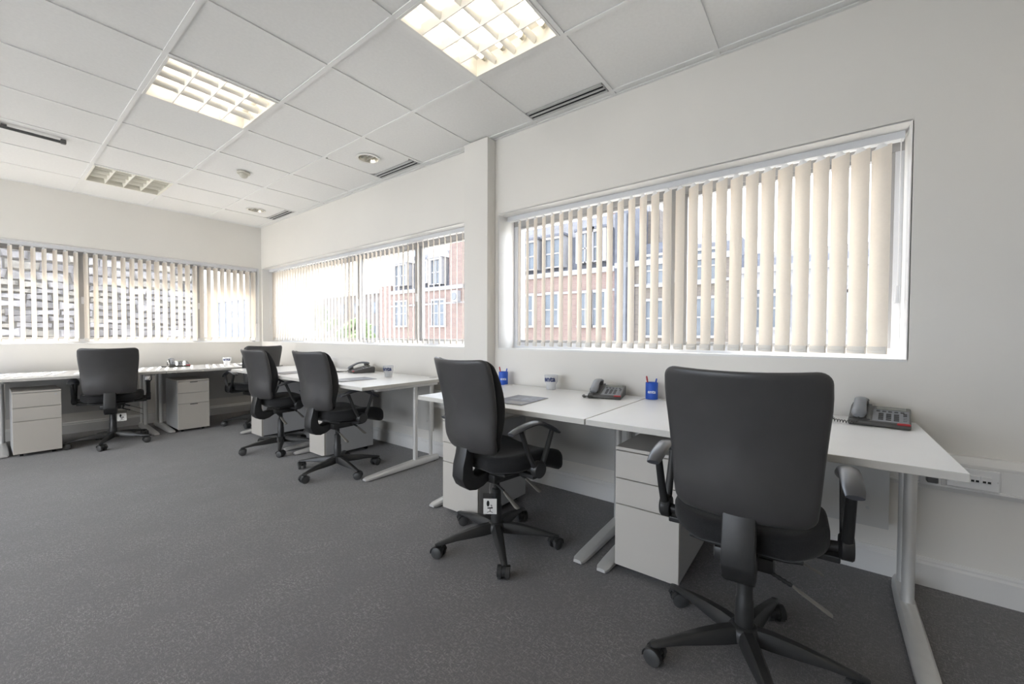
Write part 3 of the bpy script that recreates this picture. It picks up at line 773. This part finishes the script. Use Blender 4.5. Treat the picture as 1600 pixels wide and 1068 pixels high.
    # ---- arms
    for s in (1, -1):
        y = s*.264
        pb = MB(); pth = []
        for k in range(11):
            u = k/10; x = lerp(-.150, .180, u); z = .650+.034*sin(pi*min(1, u*.95+.04))-.030*max(0, u-.55)/.45*1.2
            pth.append((x, y, z))
        pb.tube(pth, [(.021, .007)]+[(.0255, .0105)]+[(.0265, .0115)]*7+[(.024, .010), (.015, .007)], 14)
        obj('arm_pad', pb.data(), pad_m, t, smooth=50)
        a_ = obj('arm_upright', MB().tube([(.02, y, .45), (-.03, y, .535), (-.085, y, .66)], [(.010, .016), (.010, .014), (.011, .013)], 12, up=(0, 1, 0)).data(), plastic_m, t, smooth=50)
        a_ = obj('arm_upright', MB().tube([(.045, y, .45), (.09, y, .54), (.135, y, .645)], [(.010, .016), (.010, .014), (.011, .013)], 12, up=(0, 1, 0)).data(), plastic_m, t, smooth=50)
        hb = MB().lathe([(.036, -.018), (.040, -.014), (.040, .012), (.032, .019), (.001, .021)], 26, (.033, y, .445), 'y')
        o_ = obj('arm_pivot', hb.bm(), plastic_m, t, smooth=45)
        obj('arm_bracket', MB().box(.012, .056, min(s*.12, s*.25), max(s*.12, s*.25), .395, .415).bm(.004), plastic_m, t)
        obj('arm_bracket', MB().tube([(.033, s*.20, .435), (.033, s*.255, .440)], .017, 12).data(), plastic_m, t, smooth=40)
    # ---- levers on the right side
    def lever(p0, p1, p2):
        p0, p1, p2 = map(Vector, (p0, p1, p2))
        g = obj('lever', MB().tube([p1, p1.lerp(p2, .15), p1.lerp(p2, .9), p2], [(.006, .004), (.011, .003), (.014, .003), (.010, .002)], 10).data(), lever_m, t, smooth=50)
        b_ = MB()
        k = 12
        b_.tube([p0.lerp(p1, i/k) for i in range(k+1)], [.0075 if i % 2 else .0055 for i in range(k+1)], 8)
        obj('lever_grip', b_.data(), plastic_m, g, smooth=50)
    lever((-.066, -.050, .360), (-.066, -.130, .327), (-.066, -.228, .272))
    lever((.085, -.060, .372), (.095, -.120, .350), (.10, -.215, .305))
    return t
chair0 = build_chair()
CH = [  # x, y, yaw, base phase, back dz, label
    (-.954, -6.308, 2.8, 60.2, .030, 'black office chair nearest the camera, seen from behind'),
    (-.881, -5.168, -9.1, 82.1, .012, 'black office chair with hanging tag at desk beside the column'),
    (-.776, -3.434, 4.4, 50.3, 0, 'black office chair at the free end of the middle-window desks'),
    (-.775, -2.422, 3.7, 29.1, -.012, 'black office chair second along the middle window, next to another'),
    (-1.712, -.93, 77.1, 30.1, -.010, 'black office chair with tag, back to camera, at far-left desk'),
    (-.469, -.998, 95.0, 17.8, -.010, 'black office chair in the far corner behind two others')]
for n_, (x, y, yw, ph, dz, lab) in enumerate(CH):
    c = chair0 if n_ == 0 else dup(chair0)
    c.location = (x, y, 0); c.rotation_euler = (0, 0, R(yw)); tag(c, lab, 'chair', 'black swivel office chairs at the desks')
# base phase and back height, per chair
for c in [o for o in COL.objects if o.name.startswith('office_chair')]:
    x, y, yw, ph, dz, lab = next(q for q in CH if q[5] == c['label'])
    for ch in c.children:
        nm = ch.name.split('.')[0]
        if nm in ('back_shell', 'back_cushion', 'back_stem'): ch.location.z += dz
        if nm in ('arm_pad', 'arm_upright'): ch.location.z -= {-.954: 0, -.881: .014, -.776: .022, -.775: .022, -1.712: .034, -.469: .034}[x]
        if nm in ('leg', 'castor'):
            d = R(ph-yw); p = ch.location.copy(); ch.location = (p.x*cos(d)-p.y*sin(d), p.x*sin(d)+p.y*cos(d), p.z); ch.rotation_euler.z += d

# ---- swing tags hanging from levers
def swing_tag(label, loc, rz):
    t = thing('swing_tag', label, 'tag', loc, rz, 'white picture tags hanging from chairs')
    obj('sleeve', MB().box(-.001, .001, -.036, .036, -.10, .005).data(), sleeve_m, t)
    obj('card', MB().box(-.0018, -.0011, -.033, .033, -.098, -.022).data(), card_m, t)
    b = MB(); X0, X1 = -.0026, -.0019
    def ell(cy, cz, ry, rz_): b.prism([(cy+ry*cos(a), cz+rz_*sin(a)) for a in [2*pi*k/16 for k in range(16)]], X0, X1, 'yz')
    ell(.010, -.046, .007, .015); b.prism([(.014, -.066), (-.014, -.064), (-.013, -.070), (.012, -.071)], X0, X1, 'yz')
    b.prism([(-.010, -.053), (-.002, -.052), (-.003, -.055), (-.007, -.056), (-.006, -.066), (-.009, -.066)], X0, X1, 'yz')
    b.prism([(.001, -.071), (-.002, -.071), (-.002, -.084), (.001, -.084)], X0, X1, 'yz')
    b.prism([(.016, -.090), (0, -.082), (-.015, -.090), (-.013, -.091), (0, -.085), (.014, -.091)], X0, X1, 'yz')
    obj('chair_picture', b.bm(), dark_m, t)
    obj('string', MB().tube([(0, .0, .002), (0, .003, .03), (0, .0, .055)], .0008, 5, up=(1, 0, 0)).data(), clip_m, t)
swing_tag('white chair-picture tag under the seat of the chair beside column', (-.985, -5.213, .302), R(35))
swing_tag('white chair-picture tag under the far-left chair seat', (-1.665, -1.05, .330), R(80))

# ================================================================== THINGS ON THE DESKS
def text_part(txt, size, radius, zc, ang, m, parent, name='lettering', bold=.02):
    me = text_mesh(txt, size, bold)
    for v in me.vertices:
        a = ang+v.co.x/radius; rr = radius+v.co.z+.0004
        v.co = (rr*cos(a), rr*sin(a), zc+v.co.y)
    me.materials.clear(); me.materials.append(m)
    return obj(name, me, None, parent)
def pen_pot(label, loc, ang, toward=None):
    t = thing('pen_pot', label, 'pen pot', loc, 0, 'blue pen pots on the desks')
    b = MB().lathe([(.0345, 0), (.035, .002), (.035, .096), (.0335, .098), (.032, .096), (.032, .006), (.001, .005)], 36)
    obj('pot', b.bm(fix=False), blue_m, t, smooth=40)
    text_part('enta', .027, .035, .045, ang, white_print, t)
    return t
def pen(label, p0, p1, m, r=.004):
    t = thing('pen', label, 'pen', p0)
    d = Vector(p1)-Vector(p0)
    obj('barrel', MB().tube([(0, 0, 0), d*.75], r, 10, up=(1, 0, 0)).data(), m, t, smooth=40)
    obj('pen_cap', MB().tube([d*.75, d*.8, d*.98, d], [r, r*1.25, r*1.15, r*.5], 10, up=(1, 0, 0)).data(), m, t, smooth=40)
CAMX, CAMY = -2.5, -6.506
def pot_set(x, y, z, where, names, dang=0):
    a = math.atan2(CAMY-y, CAMX-x)
    pen_pot('blue pen pot with white lettering '+where, (x, y, z), a+dang)
    px, py = -sin(a), cos(a)   # to the left as seen from the camera is -p
    pen('red pen leaning left in the blue pot '+where, (x+px*-.008, y+py*-.008, z+.008), (x+px*-.030, y+py*-.030, z+.135), red_m)
    if names > 1: pen('blue pen in the blue pot '+where, (x+px*.006, y+py*.006, z+.008), (x+px*.027, y+py*.027, z+.122), bluep_m)
pot_set(-.085, -5.70, ZD+.0005, 'by the desk joint under big window', 2)
pot_set(-.085, -4.575, ZD+.0005, 'next to the column', 2)
pot_set(-.12, -2.02, ZD+.0005, 'hidden behind a chair at middle window', 2)
pot_set(-2.44, -.25, ZF+.0005, 'at the left edge of the picture', 2)

def tumbler(label, x, y, z, dang=0):
    t = thing('tumbler', label, 'cup', (x, y, z), 0, 'frosted tumblers with navy lettering')
    b = MB().lathe([(.030, 0), (.032, .004), (.034, .036), (.044, .052), (.0465, .10), (.0445, .10), (.042, .054), (.032, .038), (.030, .006), (.001, .005)], 36)
    obj('glass', b.bm(fix=False), frost_m, t, smooth=50)
    a = math.atan2(CAMY-y, CAMX-x)
    text_part('enta', .050, .0466, .074, a+dang, navy_print, t, bold=.03)
    return t
tumbler('frosted tumbler with navy lettering between brochure and phone under big window', -.10, -5.01, ZD+.0005, -.30)
tumbler('frosted tumbler with navy lettering near the free desk end', -.30, -3.44, ZD+.0005, -.35)
tumbler('frosted tumbler with navy lettering on sunlit far-wall desk', -.60, -.50, ZF+.0005, -.1)

def brochure(label, x, y, z, rz):
    t = thing('brochure', label, 'brochure', (x, y, z), rz, 'dark A4 brochures on the desks')
    pg = MB().box(-.148, .148, -.105, .105, 0, .003).data(); obj('pages', pg, card_m, t)
    obj('cover', MB().box(-.149, .149, -.106, .106, .003, .0042).data(), broch_m, t)
    obj('cover_photo', MB().box(-.02, .13, -.095, .06, .0042, .0045).data(), mat('brochure_photo', (.14, .16, .22), .3, noise=(25, .7)), t)
    obj('cover_band', MB().box(-.13, -.06, -.095, .02, .0042, .0045).data(), mat('brochure_band', (.20, .19, .19), .3, noise=(30, .3)), t)
brochure('dark A4 brochure on the desk beside the column, behind a chair arm', -.615, -5.12, ZD+.0003, R(4))
brochure('dark A4 brochure near the free end of middle-window desk', -.61, -3.40, ZD+.0003, R(-6))
brochure('dark A4 brochure between the two middle-window chairs', -.64, -2.38, ZD+.0003, R(10))
brochure('dark A4 brochure beside the tumbler on the far-wall desk', -.42, -.66, ZF+.0003, R(80))

def phone(label, loc, rz, coil):
    """local: user side is -x, handset on +y (left as seen by the user)"""
    t = thing('desk_phone', label, 'phone', loc, rz, 'grey desk phones')
    # wedge body
    prof = [(-.105, 0), (-.108, .012), (-.104, .022), (.085, .062), (.100, .060), (.104, .045), (.100, 0)]
    obj('body', MB().prism(prof, -.098, .098, 'xz').bm(.006, 2), phone_m, t, smooth=35)
    def top(x): return .022+(x+.104)/(.189)*.040
    def pad(x0, x1, y0, y1, m, nm, h=.003, par=t, bev=.001):
        b_ = MB(); v = [(x0, y0, top(x0)-.004), (x1, y0, top(x1)-.004), (x1, y1, top(x1)-.004), (x0, y1, top(x0)-.004)]; v += [(a, c, z+.004+h) for a, c, z in v]
        b_.add(v, [(0, 3, 2, 1), (4, 5, 6, 7), (0, 1, 5, 4), (1, 2, 6, 5), (2, 3, 7, 6), (3, 0, 4, 7)]); return obj(nm, b_.bm(bev, 1), m, par)
    fp = pad(-.098, .040, -.092, .020, phone_l, 'face_plate', .0015)
    dp = pad(.046, .080, -.085, .012, lcd_m, 'display', .002)
    for r in range(4):
        for c in range(3): pad(-.082+r*.021, -.082+r*.021+.014, .002-c*.024-.016, .002-c*.024, key_m, 'key', .004, fp, .0008)
    for r in range(5): pad(-.078+r*.019, -.078+r*.019+.009, -.086, -.074, phone_l if r < 3 else key_m, 'key', .004, fp, .0008)
    for c in range(5): pad(.014, .024, .010-c*.019-.012, .010-c*.019, key_m, 'key', .004, fp, .0008)
    obj('indicator', MB().box(-.1095, -.090, -.097, -.055, .015, .0245).bm(.004, 1), red_m, t)
    # cradle rest
    pad(-.095, .095, .026, .094, phone_m, 'cradle', .004)
    # handset: arch along x above +y side
    pth = []; rad = []
    for k in range(13):
        u = k/12; x = lerp(-.108, .098, u); z = top(x)+.018+.030*sin(pi*u)**1.1
        pth.append((x, .062, z)); e = abs(2*u-1); rad.append((.0215+.007*e**2, .0095+.007*e**3))
    rad[0] = (.018, .009); rad[-1] = (.018, .009)
    hs = obj('handset', MB().tube(pth, rad, 16).data(), phone_l, t, smooth=50)
    for x in (-.082, .072): obj('earpiece', MB().lathe([(.022, 0), (.026, .012), (.024, .02)], 20, (x, .062, top(x)+.004)).bm(), phone_m, hs, smooth=40)
    # coil cord from the handset foot
    pts = [Vector(p) for p in coil]; cp = []; turns = 22; N = turns*8
    for k in range(N+1):
        u = k/N*(len(pts)-1); i = min(int(u), len(pts)-2); fr = u-i
        a_, b1, c1, d1 = pts[max(i-1, 0)], pts[i], pts[i+1], pts[min(i+2, len(pts)-1)]
        p = .5*((2*b1)+(c1-a_)*fr+(2*a_-5*b1+4*c1-d1)*fr**2+(3*b1-a_-3*c1+d1)*fr**3)
        tg = (c1-b1).normalized(); s_ = tg.cross(Vector((0, 0, 1))).normalized()
        q = 2*pi*k/8; cp.append(p+s_*.0055*cos(q)+Vector((0, 0, .0055*sin(q))))
    obj('coiled_cord', MB().tube([(-.104, .062, .036), (-.112, .064, .022)]+cp, .0018, 5).data(), phone_m, t, smooth=60)
    return t
coilA = [(-.118, .07, .009), (-.11, .12, .009), (-.095, .17, .009), (-.06, .19, .009), (-.04, .15, .009)]
phone('grey desk phone on the near desk, right end, beside nearest chair', (-.15, -6.70, ZD+.0012), R(-6), coilA)
phone('grey desk phone beside the tumbler on desk next to the column', (-.165, -5.455, ZD+.0012), R(14), [(-.115, .075, .009), (-.115, .11, .009), (-.10, .125, .009), (-.08, .125, .009)])
phone('grey desk phone side-on at the middle window', (-.20, -2.86, ZD+.0012), R(-14), [(-.118, .07, .009), (-.15, .09, .009), (-.19, .10, .009), (-.20, .12, .009)])
phone('grey desk phone in the sun on the far-wall desk', (-1.05, -.34, ZF+.0012), R(84), [(-.115, .075, .009), (-.105, .12, .009), (-.08, .15, .009), (-.05, .16, .009)])

# ================================================================== OUTSIDE
G = -4.0       # street level, this is an upper floor
struct('ground', MB().box(-60, 220, -160, 220, G-.2, G).data(), asphalt_m)
KX = 14.0
def S(y, z):   # measured on the plane x=9, moved out to x=14
    k = (KX+2.5)/11.5; return -6.506+(y+6.506)*k, 1.084+(z-1.084)*k
def sash_window(par, x, y0, y1, z0, z1, cols=2, rows=2):
    wf = obj('window', MB().box(x-.10, x+.02, y0-.10, y0, z0-.08, z1+.10).box(x-.10, x+.02, y1, y1+.10, z0-.08, z1+.10).box(x-.10, x+.02, y0, y1, z1, z1+.10).box(x-.14, x+.02, y0-.14, y1+.14, z0-.10, z0).data(), stonetrim_m, par)
    obj('pane', MB().box(x-.03, x-.02, y0, y1, z0, z1).data(), MATS['window_dark'], wf)
    b_ = MB()
    for k in range(1, cols): yy = lerp(y0, y1, k/cols); b_.box(x-.06, x-.03, yy-.025, yy+.025, z0, z1)
    for k in range(1, rows): zz = lerp(z0, z1, k/rows); b_.box(x-.065, x-.03, y0, y1, zz-.03, zz+.03)
    obj('glazing_bar', b_.data(), stonetrim_m, wf)
mat('window_dark', (.10, .115, .135), .15, noise=(1, .2))
def dormer(par, y0, y1, z0, z1, gable):
    d = obj('dormer', MB().box(KX-.25, KX+2.2, y0-.15, y0, z0, z1+.12).box(KX-.25, KX+2.2, y1, y1+.15, z0, z1+.12).box(KX-.25, KX+2.2, y0, y1, z1, z1+.12).data(), stonetrim_m, par)
    obj('pane', MB().box(KX-.15, KX-.14, y0, y1, z0, z1).data(), MATS['window_dark'], d)
    ym = (y0+y1)/2; b_ = MB().box(KX-.19, KX-.15, ym-.03, ym+.03, z0, z1).box(KX-.19, KX-.15, y0, y1, (z0+z1)/2-.03, (z0+z1)/2+.03); b_.box(KX-.19, KX-.15, y0, y1, z0, z0+.06)
    obj('glazing_bar', b_.data(), stonetrim_m, d)
    if gable: obj('pediment', MB().prism([(y0-.28, z1+.12), (y1+.28, z1+.12), (ym, z1+.75)], KX-.32, KX+2.2, 'yz').bm(), stonetrim_m, d)
    else: obj('dormer_roof', MB().box(KX-.30, KX+2.2, y0-.22, y1+.22, z1+.12, z1+.22).data(), slate_m, d)
def terrace(label, yA, yB, zpar, zroof, brick, wins, dorms, chim=()):
    t = thing('terrace_house', label, 'building')
    obj('wall', MB().box(KX, KX+8, yA, yB, G, zpar).data(), brick, t)
    obj('parapet', MB().box(KX-.12, KX+.1, yA, yB, zpar-.12, zpar+.10).data(), stonetrim_m, t)
    obj('string_course', MB().box(KX-.06, KX, yA, yB, zpar-.95, zpar-.85).data(), stonetrim_m, t)
    obj('mansard_roof', MB().prism([(KX+.12, zpar), (KX+.32, lerp(zpar, zroof, .7)), (KX+.62, zroof+.10), (KX+8, zroof+.2), (KX+8, zpar)], yA, yB, 'xz').bm(), slate_m, t)
    for (a, b_, c, d) in wins: sash_window(t, KX, a, b_, c, d)
    for (a, b_, c, d, g_) in dorms: dormer(t, a, b_, c, d, g_)
    for (a, b_, z1) in chim:
        ch = obj('chimney', MB().box(KX+1.5, KX+2.6, a, b_, zpar, z1).data(), brick, t)
        for k in range(3): obj('chimney_pot', MB().lathe([(.14, z1), (.11, z1+.5)], 12, (KX+2.05, lerp(a, b_, (k+.5)/3), 0)).bm(), stonetrim_m, ch)
    return t
def W(y0, y1, z0, z1): a, c = S(y1, z0); b_, d = S(y0, z1); return (a, b_, c, d)
def D_(y0, y1, z0, z1, g=False): return W(y0, y1, z0, z1)+(g,)
_, zp = S(0, 3.08); _, zr = S(0, 4.75)
ya = S(-1.55, 0)[0]; yb = S(4.55, 0)[0]
wins = [W(1.90, 1.40, 1.42, 2.44), W(.90, .40, 1.42, 2.44), W(-.40, -.78, 1.40, 2.40), W(-.86, -1.24, 1.40, 2.40), W(3.0, 2.5, 1.42, 2.44)]
lower = [(a, b_, c-3.1, d-3.1) for a, b_, c, d in wins]
terrace('red brick terrace with slate mansard and white dormers seen through big window', ya, yb, zp, zr, brick_m, wins+lower,
        [D_(1.80, 1.22, 3.28, 4.20), D_(.82, .24, 3.28, 4.20), D_(-.42, -.80, 3.32, 4.22), D_(-.84, -1.22, 3.32, 4.22), D_(3.0, 2.5, 3.28, 4.20)], [(S(-1.5, 0)[0], S(-1.0, 0)[0], zr+1.2), (S(3.9, 0)[0], S(4.3, 0)[0], zr+1.4)])
ya2 = S(4.62, 0)[0]; yb2 = S(9.3, 0)[0]
wins2 = [W(6.45, 5.75, 1.48, 2.50), W(7.33, 7.04, 1.48, 2.50), W(8.95, 8.15, 1.50, 2.55)]
lower2 = [(a, b_, c-3.1, d-3.1) for a, b_, c, d in wins2]
t2 = terrace('red brick terrace end with pedimented dormers seen through middle window', ya2, yb2, S(0, 3.0)[1], S(0, 4.55)[1], brick_m, wins2+lower2,
        [D_(6.40, 5.85, 3.15, 4.15, True), D_(7.25, 6.70, 3.25, 4.15), D_(8.80, 8.05, 3.25, 4.15, True)], [])
obj('party_wall', MB().box(KX-.05, KX+8, S(4.62, 0)[0], S(5.45, 0)[0], G, S(0, 5.1)[1]).data(), brick_m, t2)
obj('low_wing', MB().box(KX, KX+8, S(9.3, 0)[0], S(10.2, 0)[0], G, S(0, 3.35)[1]).data(), brick_m, t2)
a_ = W(5.10, 4.80, 2.37, 2.82); acu = obj('air_conditioner', MB().box(KX-.4, KX-.05, a_[0], a_[1], a_[2], a_[3]).bm(.03), stonetrim_m, t2)
obj('fan_grille', MB().tube([(KX-.40, (a_[0]+a_[1])/2, (a_[2]+a_[3])/2), (KX-.43, (a_[0]+a_[1])/2, (a_[2]+a_[3])/2)], .2, 18).data(), distant_m, acu)
t3 = terrace('brown brick house right of the red terrace seen through big window', S(-4.7, 0)[0], S(-1.56, 0)[0], S(0, 3.15)[1], S(0, 3.7)[1], brick2_m,
        [W(-2.5, -3.1, 1.1, 2.05), W(-3.7, -4.3, 1.1, 2.05), W(-2.5, -3.1, 2.5, 3.3), W(-3.7, -4.3, 2.5, 3.3)], [], [(S(-2.5, 0)[0], S(-1.9, 0)[0], S(0, 4.9)[1])])
obj('gable_wall', MB().box(KX-.1, KX+7, S(-2.15, 0)[0], S(-1.56, 0)[0], G, S(0, 4.9)[1]).data(), slate_m, t3)
obj('drainpipe', MB().tube([(KX-.2, S(-1.9, 0)[0], G), (KX-.2, S(-1.9, 0)[0], S(0, 4.6)[1])], .06, 8, up=(1, 0, 0)).data(), distant_m, t3)
terrace('pale house at the right end of the street behind big window', S(-9.5, 0)[0], S(-4.75, 0)[0], S(0, 2.7)[1], S(0, 3.1)[1], stonetrim_m,
        [W(-5.2, -5.8, 1.3, 2.2), W(-6.6, -7.2, 1.3, 2.2)], [], [])
# distant blocks beyond the street end, through the left half of the middle window
def block(label, x0, x1, y0, y1, z1, m, roofband=True):
    t = thing('distant_building', label, 'building', ((x0+x1)/2, (y0+y1)/2, G)); hx, hy = (x1-x0)/2, (y1-y0)/2; h = z1-G
    obj('wall', MB().box(-hx, hx, -hy, hy, 0, h).data(), m, t)
    obj('roof_edge', MB().box(-hx-.3, hx+.3, -hy-.3, hy+.3, h, h+.5).data(), stonetrim_m, t)
    for k in range(6):
        y = lerp(-hy+1, hy-2.5, k/5)
        for z in (h-2.6, h-5.8):
            if z > .5: obj('window', MB().box(-hx-.05, -hx, y, y+1.4, z, z+1.5).data(), MATS['window_dark'], t)
    return t
block('long low grey block with white roof edge far down the street', 40, 55, 62, 98, 8.6, distant_m)
block('second grey block farther off, left of the long low one', 38, 50, 100, 130, 9.8, distant_m)
block('brownish far block right of the long low one', 30, 38, 36, 60, 6.6, distant2_m)
def tree(label, x, y, z, s, m):
    t = thing('street_tree', label, 'tree', (x, y, G))
    obj('trunk', MB().tube([(0, 0, 0), (0, 0, z-G)], [.25, .12], 8, up=(1, 0, 0)).data(), beige_m, t)
    b_ = bmesh.new(); rnd = random.Random(x)
    for k in range(60):
        c = Vector((rnd.gauss(0, .42), rnd.gauss(0, .42), rnd.gauss(0, .32)))*s
        mtx = Matrix.Translation(c+Vector((0, 0, z-G)))
        bmesh.ops.create_icosphere(b_, subdivisions=1, radius=s*rnd.uniform(.16, .30), matrix=mtx)
    for v in b_.verts: v.co += Vector((rnd.uniform(-1, 1), rnd.uniform(-1, 1), rnd.uniform(-1, 1)))*s*.05
    obj('crown', b_, m, t)
tree('green street tree low in the left of the middle window', 24, 48, 3.2, 2.6, leaf_m)
tree('green street tree beyond the brick terrace end', 21, 32, 1.2, 2.0, leaf_m)
# rubble wall outside the far window
wr = thing('rubble_wall', 'tall rough rubble stone wall outside the far window', 'wall', (0, 3.0, G))
obj('wall_core', MB().box(-9, .12, .12, .7, 0, 2.95-G).data(), mortar_m, wr)
rnd = random.Random(3); z = .55; cnt = 0; rest = MB()
while z < 2.75:
    h = rnd.uniform(.08, .17); x = -4.2+rnd.uniform(-.2, 0)
    while x < .12:
        wd = rnd.uniform(.16, .42); x1 = min(x+wd, .13)
        if x1-x > .07:
            g_ = .008; jx = lambda: rnd.uniform(-.045, .045)
            y0 = .085-rnd.uniform(0, .03); zz0, zz1 = z-G+g_, z+h-G-g_
            p = [(x+g_+jx()*.5, zz0+jx()*.5), ((x+x1)/2, zz0+jx()*.6), (x1-g_+jx()*.5, zz0+jx()*.5), (x1-g_+jx()*.5, zz1+jx()*.5), ((x+x1)/2, zz1+jx()*.8), (x+g_+jx()*.5, zz1+jx()*.5)]
            cxx = sum(q[0] for q in p)/6; czz = sum(q[1] for q in p)/6
            v = [(a, .16, c) for a, c in p]+[(a, .105, c) for a, c in p]+[(lerp(a, cxx, .22), y0, lerp(c, czz, .25)) for a, c in p]
            f = [tuple(range(5, -1, -1))]+[(i, (i+1) % 6, (i+1) % 6+6, i+6) for i in range(6)]+[(i+6, (i+1) % 6+6, (i+1) % 6+12, i+12) for i in range(6)]+[tuple(range(12, 18))]
            if z > .9 and z < 2.6 and x > -3.9 and cnt < 295: obj('stone', (v, f), rnd.choice(stone_ms), wr); cnt += 1
            else: rest.add(v, f)
        x = x1
    z += h
obj('stonework', rest.data(), stone_ms[0], wr, kind='stuff')
obj('coping', MB().box(-9, .2, -.1, .8, 2.95-G, 3.05-G).data(), stone_ms[1], wr)
